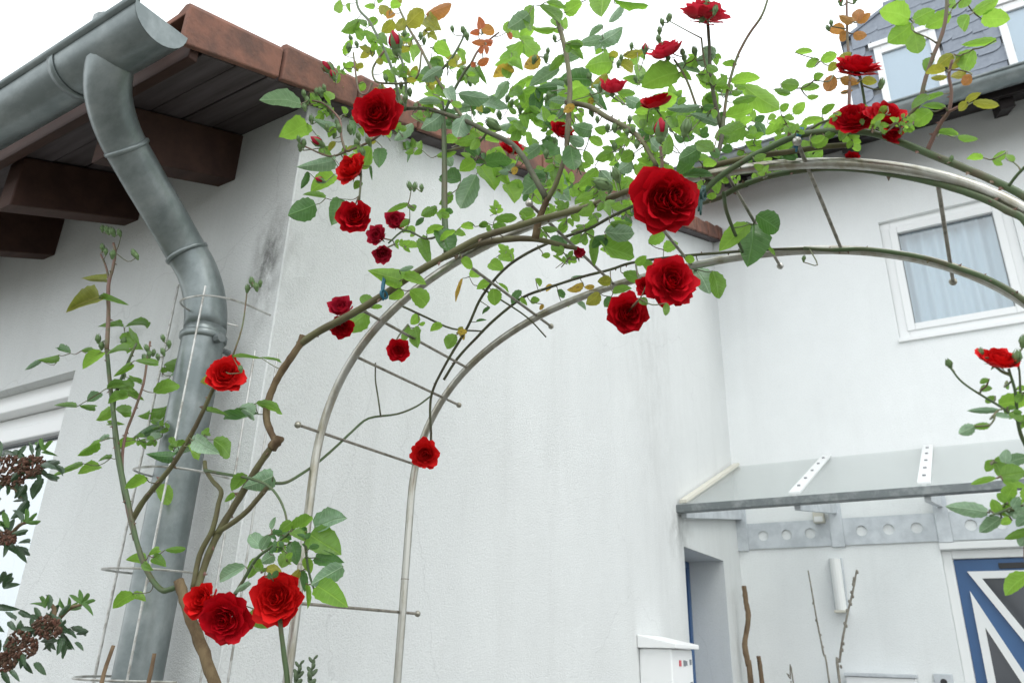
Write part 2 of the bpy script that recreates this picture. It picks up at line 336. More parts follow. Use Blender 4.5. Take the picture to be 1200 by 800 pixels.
mb.add([(XG - .012, 4.22, 2.9), (XG - .012, YB + .1, 2.9), (XG - .012, YB + .1, zd(YB + .1)), (XG - .012, 4.22, zd(4.22))], [(0, 1, 2, 3)])
mb.add([(-7, YL, 0), (-7, 9, 0), (-7, 9, zd(5)), (-7, YL, zd(YL))], [(0, 1, 2, 3)])
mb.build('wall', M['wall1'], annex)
MB().tube([(XG - .002, YL - .001, 0), (XG - .002, YL - .001, zd(YL))], .0030, 8).build('corner_bead', M['wall1'], annex, smooth=True)
# roof: deck, clay tiles with one verge tile per course
deck = MB().hexa([V3(x, y, zd(y) + dz) for dz in (.022, .06) for (x, y) in ((-7.2, .80), (XV - .045, .80), (XV - .045, 8), (-7.2, 8))]).build('roof', M['wood'], annex)
def vt(y0, y1, lift):                              # verge tile: top roll and side apron
    m_ = MB(); pr = []
    T = .008
    for (y, l, XV_) in ((y0, lift, XV), (y1, 0.0, XV - .007)):
        z = zd(y) + l; zb = zd(y) + (0 if l else .006)
        pr.append([V3(XV_ - .19, y, z + .088), V3(XV_ - .05, y, z + .10), V3(XV_ - .025, y, z + .118), V3(XV_ - .008, y, z + .114), V3(XV_, y, z + .098), V3(XV_, y, zb), V3(XV_ - .018, y, zb), V3(XV_ - .018, y, z + .082), V3(XV_ - .19, y, z + .07)])
    n = len(pr[0]); m_.add(pr[0] + pr[1], [tuple(range(n)), tuple(range(2 * n - 1, n - 1, -1))] + [(i, n + i, n + (i + 1) % n, (i + 1) % n) for i in range(n)])
    return m_
rows = [.755 + .288 * i for i in range(17)]
for y in rows:
    if y > YB + .1: break
    vt(y + .002, y + .285, .014 + rnd.uniform(-.002, .002)).build('verge_tile', M['tile'], deck, bevel=.004)
for y in rows[:16]:                                # field tiles: one row each, pantile wave
    m_ = MB(); nx = 60; vs = []
    for (yy, l) in ((y, .02), (y + .32, .0)):
        for i in range(nx + 1):
            x = XV - .19 - i * .09
            vs.append(V3(x, yy, zd(yy) + .075 + l + .018 * math.cos(i * math.pi)))
    m_.add(vs, [(i, i + 1, nx + 2 + i, nx + 1 + i) for i in range(nx)])
    m_.build('tile_course', M['tile'], deck, smooth=True)
# eaves: rafters, soffit boards, fascia
for x in (-1.80, -2.28, -2.78, -3.28, -3.78, -4.3):
    y0, y1 = .835, YL + .05
    MB().hexa([V3(x - .04, y0, zd(y0) - .168), V3(x + .04, y0, zd(y0) - .168), V3(x + .04, y1, zd(y1) - .168), V3(x - .04, y1, zd(y1) - .168),
               V3(x - .04, y0, zd(y0) - .004), V3(x + .04, y0, zd(y0) - .004), V3(x + .04, y1, zd(y1) - .004), V3(x - .04, y1, zd(y1) - .004)]).build('rafter', M['wood'], annex, bevel=.004)
ys = [.82, .915, 1.01, 1.105, 1.215]
for i in range(4):
    y0, y1 = ys[i] + .004, ys[i + 1]
    MB().hexa([V3(x, y, zd(y) + dz + .003 * (i % 2)) for dz in (0, .018) for (x, y) in ((-7, y0), (XV - .022, y0), (XV - .022, y1), (-7, y1))]).build('soffit_board', M['soffit'], annex, bevel=.003)
MB().hexa([V3(x, y, zd(y) + dz) for dz in (-.002, .018) for (x, y) in ((XG + .003, 1.218), (XV - .022, 1.218), (XV - .022, YB), (XG + .003, YB))]).build('verge_soffit', M['soffit'], annex)
MB().hexa([V3(x, y, z) for z in (2.845, 2.97) for (x, y) in ((-7, .792), (XV - .022, .792), (XV - .022, .816), (-7, .816))]).build('fascia', M['wood'], annex, bevel=.003)
# half round gutter with bead, seam and end cap
GY, GZ, GR = .70, 2.868, .067
m_ = MB(); n = 14
prof = [(GY - GR * math.cos(math.pi * i / n), GZ - GR * math.sin(math.pi * i / n)) for i in range(n + 1)]
prof2 = [(GY - (GR - .003) * math.cos(math.pi * i / n), GZ - (GR - .003) * math.sin(math.pi * i / n)) for i in range(n + 1)]
x0, x1 = -7, -1.40
P4 = [V3(x, *p) for x in (x0, x1) for p in prof] + [V3(x, *p) for x in (x0, x1) for p in prof2]; k = n + 1
m_.add(P4, [(i, i + 1, k + i + 1, k + i) for i in range(n)] + [(2 * k + i, 3 * k + i, 3 * k + i + 1, 2 * k + i + 1) for i in range(n)])
gut = m_.build('gutter', M['zinc'], annex, smooth=True)
MB().tube([(x0, GY - GR, GZ + .004), (x1, GY - GR, GZ + .004)], .011, 10).build('bead', M['zinc'], gut, smooth=True)
MB().prism([V3(x1, *p) for p in prof], (.003, 0, 0)).build('end_cap', M['zinc'], gut, bevel=.001)
for xs in (-1.735, -2.75):
    m2 = MB()
    ring = [V3(xx, GY - (GR + .0035) * math.cos(math.pi * i / n), GZ - (GR + .0035) * math.sin(math.pi * i / n)) for xx in (xs - .012, xs + .012) for i in range(n + 1)]
    m2.add(ring, [(i, i + 1, k + i + 1, k + i) for i in range(n)]); s_ = m2.build('seam', M['zinc'], gut, smooth=True)
    sm = s_.modifiers.new('t', 'SOLIDIFY'); sm.thickness = .003
# downpipe
PR = .053
cl = [(137, 30, .69), (129, 75, .705), (127, 112, .735), (139, 155, .80), (163, 200, .88), (190, 246, .965), (214, 288, 1.045), (231, 318, 1.09), (240, 350, 1.115), (240.5, 385, 1.125), (233, 430, 1.125)]
pts = [px(*c) for c in cl]; base = pts[-1]
pts = pts[:-1] + [V3(pts[-2].x, 1.125, 2.2), V3(pts[-2].x, 1.125, 1.2), V3(pts[-2].x, 1.125, .05)]
pipe = MB().tube(pts, PR, 20, smooth=4).build('downpipe', M['zinc'], annex, smooth=True)
def pcollar(p, d, r, h, nm='collar'):
    d = Vector(d).normalized(); MB().tube([p - d * h, p - d * h * .6, p + d * h * .6, p + d * h], [r - .004, r, r, r - .004], 20, smooth=1).build(nm, M['zinc'], pipe, smooth=True)
pa = pts[3].lerp(pts[4], .4); pcollar(pa, pts[4] - pts[3], PR + .004, .006)
pb = pts[6].lerp(pts[7], .3); pcollar(pb, pts[7] - pts[6], PR + .0045, .006)
pc = px(240, 396, 1.125); pc.x = pts[-2].x; pcollar(pc, (0, 0, 1), PR + .006, .010)
MB().tube([V3(pc.x + .055, 1.125, pc.z - .012), V3(pc.x + .075, 1.125, pc.z - .012)], .012, 8).build('clamp_screw', M['darksteel'], pipe)
MB().tube([V3(pc.x, 1.15, pc.z - .012), V3(pc.x, 1.215, pc.z - .012)], .008, 8).build('wall_clamp', M['darksteel'], pipe)
pcollar(V3(pc.x, 1.125, 1.15), (0, 0, 1), PR + .006, .010)
# welded seam along the upper bend
MB().tube([p + V3(.049, -.012, .012) for p in pts[2:5]], .0025, 6).build('weld_seam', M['zinc'], pipe, smooth=True)
# window in the left wall
def window(parent, a, b, z0, z1, Y, fw=.055, mull=(), curtain=True, gm='glass', name='window'):
    """a..b in X, z0..z1, front face of the frame at Y"""
    m_ = MB(); D = .06
    m_.box((a, Y, z0), (a + fw, Y + D, z1)).box((b - fw, Y, z0), (b, Y + D, z1)).box((a + fw, Y, z0), (b - fw, Y + D, z0 + fw)).box((a + fw, Y, z1 - fw), (b - fw, Y + D, z1))
    fr = m_.build(name, M['plastic'], parent, bevel=.004)
    m_ = MB(); s = fw - .012; sw = .05; Y2 = Y - .014
    m_.box((a + s, Y2, z0 + s), (a + s + sw, Y2 + .05, z1 - s)).box((b - s - sw, Y2, z0 + s), (b - s, Y2 + .05, z1 - s)).box((a + s + sw, Y2, z0 + s), (b - s - sw, Y2 + .05, z0 + s + sw)).box((a + s + sw, Y2, z1 - s - sw), (b - s - sw, Y2 + .05, z1 - s))
    for mu in mull: m_.box((mu - .04, Y2 + .001, z0 + s + sw), (mu + .04, Y2 + .049, z1 - s - sw))
    m_.build('sash', M['plastic'], fr, bevel=.005)
    MB().box((a + s + sw - .005, Y + .02, z0 + s + sw - .005), (b - s - sw + .005, Y + .026, z1 - s - sw + .005)).build('pane', M[gm], fr)
    g_ = .006; q0, q1, q2, q3 = a + s + sw, b - s - sw, z0 + s + sw, z1 - s - sw
    MB().box((q0, Y + .012, q2), (q0 + g_, Y + .019, q3)).box((q1 - g_, Y + .012, q2), (q1, Y + .019, q3)).box((q0 + g_, Y + .012, q2), (q1 - g_, Y + .019, q2 + g_)).box((q0 + g_, Y + .012, q3 - g_), (q1 - g_, Y + .019, q3)).build('gasket', M['grey'], fr)
    if curtain:
        m_ = MB(); N_ = 90; vs = []
        for i in range(N_ + 1):
            t = i / N_; x = a + t * (b - a); yy = Y + .12 + .018 * math.sin(t * (b - a) * 70) + .010 * math.sin(t * (b - a) * 31 + 1)
            vs += [V3(x, yy, z0), V3(x, yy, z1)]
        m_.add(vs, [(2 * i, 2 * i + 2, 2 * i + 3, 2 * i + 1) for i in range(N_)]); m_.build('curtain', M['curtain'], fr, smooth=True)
    MB().add([(a - .3, Y + .6, z0 - .3), (b + .3, Y + .6, z0 - .3), (b + .3, Y + .6, z1 + .3), (a - .3, Y + .6, z1 + .3)], [(0, 1, 2, 3)]).build('room_wall', M['interior'], fr)
    return fr
wl = window(annex, -3.75, -2.39, 1.0, 2.285, YL + .10, mull=(-3.07,), gm='glass_sky')
MB().box((-3.75, YL + .045, 2.287), (-2.39, YL + .16, 2.35)).build('shutter_box', M['plastic'], annex, bevel=.004)
MB().box((-3.8, YL - .03, .955), (-2.34, YL + .10, .985)).build('window_sill', M['zinc_pale'], annex, bevel=.003)
MB().box((XG - .285, 4.35, 0), (XG - .255, 5.07, 2.12)).build('side_door', M['blue'], annex, bevel=.004)
sd_ = MB().box((XG - .275, 4.331, 0), (XG - .243, 4.375, 2.139)).box((XG - .275, 5.045, 0), (XG - .243, 5.089, 2.139)).box((XG - .275, 4.375, 2.095), (XG - .243, 5.045, 2.139)).build('side_door_frame', M['blue'], annex, bevel=.004)
MB().tube([V3(XG - .255, 4.46, 1.06), V3(XG - .20, 4.46, 1.06), V3(XG - .20, 4.58, 1.06)], .01, 8, smooth=1).build('side_door_handle', M['steel'], annex)

# ------------------------------------------------------------------ main house (two storeys, behind)
house = thing('main_house', 'tall white rendered house with blue front door, slate dormer and upstairs window behind the arch', 'house', (0, YB, 0))
DX0, DX1 = -.255, .86
mb = MB(); holes = [(-.265, .54, 3.615, 4.54), (DX0, DX1, .12, 2.20)]
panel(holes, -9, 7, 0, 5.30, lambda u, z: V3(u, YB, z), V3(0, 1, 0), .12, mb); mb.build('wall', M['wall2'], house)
window(house, -.265, .54, 3.615, 4.54, YB + .035, fw=.068)
MB().box((-.275, YB - .022, 3.585), (.55, YB + .03, 3.613)).build('window_sill', M['plastic'], house, bevel=.003)
# front door: frame, leaf, four framed triangular lights
m_ = MB(); Y = YB + .03; f = .055
m_.box((DX0, Y, .12), (DX0 + f, Y + .08, 2.20)).box((DX1 - f, Y, .12), (DX1, Y + .08, 2.20)).box((DX0 + f, Y, 2.15), (DX1 - f, Y + .08, 2.20))
door = m_.build('front_door', M['plastic'], house, bevel=.005)
MB().box((DX0 - .001, YB - .018, 2.203), (DX1 + .05, YB + .012, 2.245)).build('lintel_strip', M['plastic'], door, bevel=.003)
YD = YB + .05
MB().box((DX0 + f + .002, YD, .13), (DX1 - f - .002, YD + .05, 2.148)).build('door_leaf', M['blue'], door, bevel=.004)
def tri(pts_):                                    # white framed triangular glass light
    P = [V3(x, YD - .018, z) for x, z in pts_]; c = sum(P, V3(0, 0, 0)) / 3
    e = [(P[(i + 1) % 3] - P[i]).length for i in range(3)]; per = sum(e)
    inc = (P[0] * e[1] + P[1] * e[2] + P[2] * e[0]) / per
    s = per / 2; r = math.sqrt(max(1e-9, (s - e[0]) * (s - e[1]) * (s - e[2]) / s)); kf = 1 - .042 / r
    Q = [inc + (p - inc) * kf for p in P]; d = V3(0, .017, 0)
    m_ = MB(); m_.add(P + Q + [p + d for p in P] + [p + d for p in Q], [(i, (i + 1) % 3, 3 + (i + 1) % 3, 3 + i) for i in range(3)] + [(i, 6 + i, 6 + (i + 1) % 3, (i + 1) % 3) for i in range(3)] + [(3 + i, 3 + (i + 1) % 3, 9 + (i + 1) % 3, 9 + i) for i in range(3)])
    m_.build('glazing_frame', M['plastic'], door, fixn=True)
    MB().add([q + V3(0, .012, 0) for q in Q], [(0, 1, 2)]).build('glass_light', M['darkglass'], door)
xc = (DX0 + DX1) / 2
tri([(DX0 + .12, 2.075), (DX1 - .12, 2.075), (xc, 1.28)])
tri([(DX0 + .115, 1.965), (xc - .09, 1.135), (DX0 + .115, .30)])
tri([(DX1 - .115, 1.965), (DX1 - .115, .30), (xc + .09, 1.135)])
box('name_plate', (.035, YD - .008, 2.088), (.30, YD - .001, 2.120), M['black'], door, .001)
MB().tube([V3(DX1 - .09, YD, 1.1), V3(DX1 - .09, YD - .05, 1.1), V3(DX1 - .2, YD - .05, 1.1)], .01, 8, smooth=1).build('door_handle', M['steel'], door)
box('door_step', (DX0 - .3, YB - .9, .004), (DX1 + .3, YB - .002, .12), M['paving'], house, .008)
# eaves of the main house
EY = 5.0
MB().hexa([V3(x, y, z) for (y, z) in ((EY, 4.965), (YB + .02, 5.235)) for x in (-1.8, 7)] [0:1] + [V3(7, EY, 4.965), V3(7, YB - .002, 5.235), V3(-1.8, YB - .002, 5.235), V3(-1.8, EY, 4.985), V3(7, EY, 4.985), V3(7, YB - .002, 5.255), V3(-1.8, YB - .002, 5.255)]).build('eave_soffit', M['darkwood'], house)
for x in (.62, 1.5, -.35, -1.2):
    MB().hexa([V3(x - .04, EY + .03, 4.90), V3(x + .04, EY + .03, 4.90), V3(x + .04, YB - .003, 5.14), V3(x - .04, YB - .003, 5.14), V3(x - .04, EY + .03, 4.978), V3(x + .04, EY + .03, 4.978), V3(x + .04, YB - .003, 5.23), V3(x - .04, YB - .003, 5.23)]).build('rafter', M['darkwood'], house)
m_ = MB(); R2 = .075; gy, gz = 4.90, 5.055
pr1 = [(gy - R2 * math.cos(math.pi * i / n), gz - R2 * math.sin(math.pi * i / n)) for i in range(n + 1)]
m_.add([V3(x, *p) for x in (-1.8, 7) for p in pr1], [(i, i + 1, k + i + 1, k + i) for i in range(n)])
g2 = m_.build('gutter', M['zinc'], house, smooth=True); sm = g2.modifiers.new('t', 'SOLIDIFY'); sm.thickness = .003
MB().tube([V3(-1.8, gy - R2, gz + .004), V3(7, gy - R2, gz + .004)], .010, 8).build('bead', M['zinc'], g2, smooth=True)
MB().box((-1.8, 4.978, 4.968), (7, 4.998, 5.12)).build('fascia', M['darkwood'], house)
MB().hexa([V3(-1.85, 4.95, 5.06), V3(-.30, 4.95, 5.06), V3(-.30, 8.5, 7.0), V3(-1.85, 8.5, 7.0), V3(-1.85, 4.95, 5.10), V3(-.30, 4.95, 5.10), V3(-.30, 8.5, 7.04), V3(-1.85, 8.5, 7.04)]).build('roof', M['slate'], house)
# slate hung dormer
YD2 = 5.32
dpoly = [(-.28, 5.27), (4.2, 5.27), (4.2, 6.10), (1.96, 7.30), (-.28, 6.10)]
m_ = MB().prism([V3(x, YD2 + .02, z) for x, z in dpoly], (0, 2.5, 0)); dorm = m_.build('dormer', M['grey'], house, fixn=True)
def top(x): return 6.10 + (x + .28) * .5357 if x < 1.96 else 7.3 - (x - 1.96) * .5357
wins = [(-.075, .345), (.725, 1.55)]; wtop = 5.935
sm_ = bpy.data.meshes.new('slate')
pf = [(0, .0), (0, .155), (.150, .155), (.150, .060), (.142, .030), (.120, .010), (.088, 0), (.02, 0)]
sv = [(x, -.004 - .008 * (1 - z / .155), z) for x, z in pf] + [(x, .002 - .004 * (1 - z / .155), z) for x, z in pf]; q = len(pf)
sm_.from_pydata(sv, [], [tuple(range(q)), tuple(range(2 * q - 1, q - 1, -1))] + [(i, q + i, q + (i + 1) % q, (i + 1) % q) for i in range(q)]); sm_.materials.append(M['slate'])
r_ = 0; z = 5.26
while z < 6.95:
    x = -.28 - (.065 if r_ % 2 else 0)
    while x < 2.4:
        cx = x + .075
        inw = any(a - .02 < cx < b + .02 for a, b in wins) and z < wtop + .0
        if not inw and z + .10 < top(cx) and x > -.33:
            o = bpy.data.objects.new('slate', sm_); link(o, dorm, V3(x + rnd.uniform(-.004, .004), YD2 - .004 + rnd.uniform(0, .004), z + rnd.uniform(-.004, .004))); o.rotation_euler = (0, rnd.uniform(-.03, .03), 0)
        x += .130
    z += .105; r_ += 1
MB().prism([V3(-.292, YD2 - .02, 6.10), V3(1.96, YD2 - .02, 7.306), V3(1.96, YD2 - .02, 7.336), V3(-.292, YD2 - .02, 6.13)], (0, 2.5, 0)).build('dormer_roof', M['slate'], dorm, fixn=True)
for a, b in wins:
    m_ = MB(); f = .05
    m_.box((a, YD2 - .03, 5.25), (a + f, YD2 + .019, wtop)).box((b - f, YD2 - .03, 5.25), (b, YD2 + .019, wtop)).box((a + f, YD2 - .03, wtop - f - .02), (b - f, YD2 + .019, wtop)).box((a + f, YD2 - .03, 5.25), (b - f, YD2 + .019, 5.30))
    wf = m_.build('dormer_window', M['plastic'], dorm, bevel=.004)
    MB().box((a + f, YD2 - .006, 5.30), (b - f, YD2 + .0, wtop - f - .02)).build('reflection_panel', mat('pale_sky_reflection', (.50, .57, .64), .6), wf)  # pale blue sheet behind the pane, coloured like reflected sky
    MB().box((a + f, YD2 - .014, 5.30), (b - f, YD2 - .010, wtop - f - .02)).build('pane', M['glass'], wf)
    MB().box((a - .03, YD2 - .045, wtop + .002), (b + .03, YD2 + .015, wtop + .045)).build('head_trim', M['plastic'], wf, bevel=.003)

# ------------------------------------------------------------------ glass canopy over the door
can = thing('entrance_canopy', 'glass entrance canopy on grey steel brackets above the blue door', 'canopy', (-.2, YB, 2.25))
CF, ZF, ZBk = 4.22, 2.335, 2.845
XR = 2.2
MB().box((XG - .01, CF - .02, ZF - .022), (XR, CF + .045, ZF + .020)).build('front_rail', M['darksteel'], can, bevel=.003)
xs = [-1.463, -.835, -.215, .405, 1.03, XR - .01]
for i in range(5):
    a, b = xs[i] + .012, xs[i + 1] - .012
    MB().hexa([V3(a, CF + .01, ZF + .024), V3(b, CF + .01, ZF + .024), V3(b, YB - .01, ZBk - .012), V3(a, YB - .01, ZBk - .012), V3(a, CF + .01, ZF + .033), V3(b, CF + .01, ZF + .033), V3(b, YB - .01, ZBk - .003), V3(a, YB - .01, ZBk - .003)]).build('glass_pane', M['canopyglass'], can)
for i, x in enumerate(xs[:5]):
    if i:
        bm_ = MB().hexa([V3(x - .030, CF + .03, ZF + .037), V3(x + .030, CF + .03, ZF + .037), V3(x + .030, YB - .012, ZBk + .001), V3(x - .030, YB - .012, ZBk + .001), V3(x - .030, CF + .03, ZF + .052), V3(x + .030, CF + .03, ZF + .052), V3(x + .030, YB - .012, ZBk + .016), V3(x - .030, YB - .012, ZBk + .016)]).build('clamp_strip', M['alu'], can, bevel=.002)
        for t in (.12, .3, .5, .7, .88):
            c = V3(x, CF + .03 + t * (YB - CF - .04), ZF + .052 + t * (ZBk - ZF - .036)); nrm = V3(0, -.375, .927)
            MB().tube([c, c + nrm * .008], .009, 8, smooth=1).build('screw', M['grey'], bm_)
    else:
        MB().hexa([V3(x - .012, CF + .03, ZF + .036), V3(x + .03, CF + .03, ZF + .036), V3(x + .03, YB - .012, ZBk), V3(x - .012, YB - .012, ZBk), V3(x - .012, CF + .03, ZF + .055), V3(x + .03, CF + .03, ZF + .055), V3(x + .03, YB - .012, ZBk + .02), V3(x - .012, YB - .012, ZBk + .02)]).build('wall_seal', M['beige'], can)
    # bracket: wall flat, arm under the rail
    MB().box((x - .038, YB - .022, 2.245), (x + .042, YB - .002, 2.56)).build('bracket', M['zinc_pale'], can, bevel=.002)
    MB().hexa([V3(x - .012, CF + .05, ZF - .045), V3(x + .018, CF + .05, ZF - .045), V3(x + .018, YB - .023, 2.46), V3(x - .012, YB - .023, 2.46), V3(x - .012, CF + .05, ZF + .012), V3(x + .018, CF + .05, ZF + .012), V3(x + .018, YB - .023, 2.555), V3(x - .012, YB - .023, 2.555)]).build('arm', M['zinc_pale'], can)
# perforated back plates between the brackets
def holed(a, b, z0, z1, holes_, r):
    m_ = MB(); Yf = YB - .012; N_ = 20; cz = (z0 + z1) / 2   # 16 round points and 4 corners
    edges = [a] + [(holes_[i] + holes_[i + 1]) / 2 for i in range(len(holes_) - 1)] + [b]
    for i, hx in enumerate(holes_):
        l_, r_ = edges[i], edges[i + 1]; circ = []; sq = []
        an = sorted([2 * math.pi * j / 16 for j in range(16)] + [math.atan2(zz - cz, xx - hx) % (2 * math.pi) for xx in (l_, r_) for zz in (z0, z1)])
        for t in an:
            c, s = math.cos(t), math.sin(t); circ.append((hx + r * c, cz + r * s))
            kx = ((r_ - hx) if c > 0 else (hx - l_)) / max(abs(c), 1e-6); kz = (z1 - cz) / max(abs(s), 1e-6); kk = min(kx, kz); sq.append((hx + kk * c, cz + kk * s))
        vs = [V3(x, Yf, z) for x, z in circ + sq] + [V3(x, Yf + .008, z) for x, z in circ]
        m_.add(vs, [(j, (j + 1) % N_, N_ + (j + 1) % N_, N_ + j) for j in range(N_)] + [(j, 2 * N_ + j, 2 * N_ + (j + 1) % N_, (j + 1) % N_) for j in range(N_)])
    m_.build('perforated_plate', M['zinc_pale'], can)
for i in range(4):
    a, b = xs[i] + .043, xs[i + 1] - .039; L = b - a
    holed(a, b, 2.255, 2.428, [a + L * t for t in (.20, .5, .80)] if i else [-1.314, -1.158, -1.003], .034)

# ------------------------------------------------------------------ small fixtures by the door
lamp = thing('wall_lamp', 'slim tall pale wall lamp left of the blue front door', 'lamp', (-.865, YB, 1.84))
MB().box((-.905, YB - .03, 1.842), (-.825, YB - .002, 2.175)).build('backplate', M['zinc_pale'], lamp, bevel=.004)
MB().tube([V3(-.865, YB - .05, 1.852), V3(-.865, YB - .05, 2.168)], .034, 14).build('shade', M['lampwhite'], lamp, smooth=False)
MB().box((-.903, YB - .09, 1.835), (-.827, YB - .031, 1.85)).build('cap', M['beige'], lamp, bevel=.003)
sen = thing('motion_sensor', 'small beige box sensor on the wall under the glass canopy', 'sensor', (-.93, YB, 2.4))
MB().box((-.965, YB - .07, 2.40), (-.895, YB - .013, 2.475)).build('housing', M['beige'], sen, bevel=.006)
MB().box((-.957, YB - .076, 2.405), (-.903, YB - .071, 2.44)).build('lens', M['lampwhite'], sen, bevel=.003)
lb = thing('letterbox', 'flat metal letterbox on the white wall below the slim lamp', 'letterbox', (-.69, YB, 1.2))
MB().box((-.885, YB - .09, 1.16), (-.50, YB - .002, 1.468)).build('body', M['plastic'], lb, bevel=.004)
MB().box((-.892, YB - .10, 1.470), (-.493, YB - .002, 1.49)).build('lid', M['zinc_pale'], lb, bevel=.003)
db = thing('doorbell', 'small round doorbell beside the frame of the blue door', 'doorbell', (-.36, YB, 1.45))
MB().box((-.41, YB - .018, 1.40), (-.31, YB - .002, 1.50)).build('plate', M['zinc_pale'], db, bevel=.004)
MB().tube([V3(-.36, YB - .018, 1.455), V3(-.36, YB - .026, 1.455)], .018, 14, smooth=1).build('button', M['black'], db)
# meter box on the gable wall
a = pxs(749, 780, XG + .005); mbx = thing('meter_box', 'white meter box with lid on the low house wall near its side door', 'meter box', (XG, a.y, 1.2))
y0, y1, xo = 3.575, 3.86, XG + .16
MB().box((XG + .002, y0, 1.05), (xo, y1, 1.585)).build('body', M['plastic'], mbx, bevel=.006)
MB().hexa([V3(XG + .002, y0 - .02, 1.587), V3(xo + .03, y0 - .02, 1.587), V3(xo + .03, y1 + .02, 1.587), V3(XG + .002, y1 + .02, 1.587), V3(XG + .002, y0 - .02, 1.645), V3(xo + .03, y0 - .02, 1.608), V3(xo + .03, y1 + .02, 1.608), V3(XG + .002, y1 + .02, 1.645)]).build('lid', M['plastic'], mbx, bevel=.004)
for (yy, zz, mm, s) in ((3.68, 1.525, 'red_dot', .013), (3.74, 1.525, 'grey_dot', .013), (3.765, 1.525, 'grey_dot', .010), (3.825, 1.53, 'grey_dot', .012), (3.825, 1.43, 'grey_dot', .014)):
    MB().box((xo + .0005, yy - s, zz - s), (xo + .003, yy + s, zz + s)).build('sticker', M[mm], mbx)

# ------------------------------------------------------------------ rose arch
YA, YB2, XC, AA, BB, Z0, NE = 1.10, 1.42, -.479, .675, .455, 1.87, 2.35
arch = thing('rose_arch', 'stainless steel double hoop rose arch carrying the red climbing rose', 'rose arch', (XC, YA, 0))
def hoop_pt(t, Y):                                # t in [-1, 1] along the bow
    a = (t + 1) / 2 * math.pi; c, s = -math.cos(a), math.sin(a)
    return V3(XC + AA * math.copysign(abs(c) ** (2 / NE), c), Y, Z0 + BB * abs(s) ** (2 / NE))
def hoopx(X, Y):
    d = max(-1, min(1, (X - XC) / AA)); return V3(X, Y, Z0 + BB * (1 - abs(d) ** NE) ** (1 / NE))
for Y in (YA, YB2):
    p = [V3(XC - AA, Y, 0), V3(XC - AA, Y, .9), V3(XC - AA, Y, 1.6)] + [hoop_pt(-1 + 2 * i / 64, Y) for i in range(65)] + [V3(XC + AA, Y, 1.6), V3(XC + AA, Y, 0)]
    h = MB().tube(p, .0088, 14, smooth=1).build('hoop', M['steel'], arch, smooth=True)
    for z in (1.70, 1.30):
        MB().tube([V3(XC - AA, Y, z - .001), V3(XC - AA, Y, z + .001)], .0096, 14, smooth=1).build('joint', M['rung'], h)
def rung(x, z, f0, f1, balls):
    r_ = MB().tube([V3(x, YA - f0, z), V3(x, YB2 + f1, z)], .0032, 8, smooth=1).build('rung', M['rung'], arch)
    for y in balls: MB().ball((x, y, z), .0072, 10, 8).build('ball', M['steel'], r_, smooth=True)
def rung_px(x, y, back):                          # where it crosses the near hoop in the photograph
    p = px(x, y, YA); q = hoopx(p.x, YA) if p.z > Z0 + .03 else p
    rung(q.x, q.z, *( (.006, .065, [YB2 + .065]) if back else (.065, .006, [YA - .065])))
rung_px(345, 706, True); rung_px(372, 540, False); rung_px(413, 440, True); rung_px(450, 352, False); rung_px(540, 293, True)
rung_px(640, 259, False); rung_px(742, 228, True); rung_px(850, 201, True); rung_px(943, 180, False); rung_px(1097, 203, True)
rung_px(1215, 262, True)
for z in (1.3, 1.0, .7, .4):
    rung(XC - AA, z, .065, .006, [YA - .065]); rung(XC + AA, z, .065, .006, [YA - .065])

# ------------------------------------------------------------------ wire plant support round the downpipe
sup = thing('wire_plant_support', 'thin silvery wire plant support standing round the grey downpipe', 'plant support', (-1.72, 1.0, 0))
WY0, WY1 = 1.04, 1.19
fl = [px(92, 787, WY1), px(167, 533, WY1)]; fr_ = [px(143, 793, WY0), px(208, 533, WY0)]
xb = px(620 / 3 + 0, 797, WY1)
corners = [(px(120, 667, WY1).x, WY1), (px(175, 670, WY0).x - .0, WY0), (px(262, 740, WY1).x, WY1 - .02)]
cx0, cx1 = px(167, 533, WY1).x, px(258, 740, WY1).x
xfl = px(188, 600, WY0).x
rods = [(cx0, WY1), (cx0 + .028, WY1 - .02), (xfl, WY0), (cx1, WY1 - .03), (cx1 + .05, WY1)]
tops = [px(221, 330, WY1).z, px(225, 335, WY1).z, px(265, 327, WY0).z, px(293, 420, WY1).z, px(300, 420, WY1).z]
for (x, y), tz in zip(rods, tops):
    MB().tube([V3(x, y, 0), V3(x, y, tz)], .0026, 6, smooth=1).build('rod', M['wire'], sup)
for (xa, ya, xb_, yb_, dz) in ((212, 352, 316, 374, 0), (157, 549, 268, 565, 0), (120, 666, 242, 678, 0), (88, 793, 207, 799, 0)):
    A = px(xa, ya, 1.02); rr_ = FX + RX * ((xb_ - 600) / FPX) + UX * ((400 - yb_) / FPX)
    Yb_ = min(1.19, (A.z - 1.55) / (rr_.z / rr_.y)) if abs(rr_.z) > .03 else 1.15
    if Yb_ < 1.03: Yb_ = 1.1
    B = px(xb_, yb_, Yb_); B.z = A.z; d = (B - A); nrm_ = V3(-d.y, d.x, 0).normalized() * -.055
    loop = [V3(A.x - .005, 1.2, A.z), V3(A.x - .035, 1.12, A.z), V3(A.x - .03, 1.06, A.z), A, A + d * .25 + nrm_, A + d * .6 + nrm_, B]
    MB().tube(loop, .0026, 6, smooth=5).build('ring', M['wire'], sup)

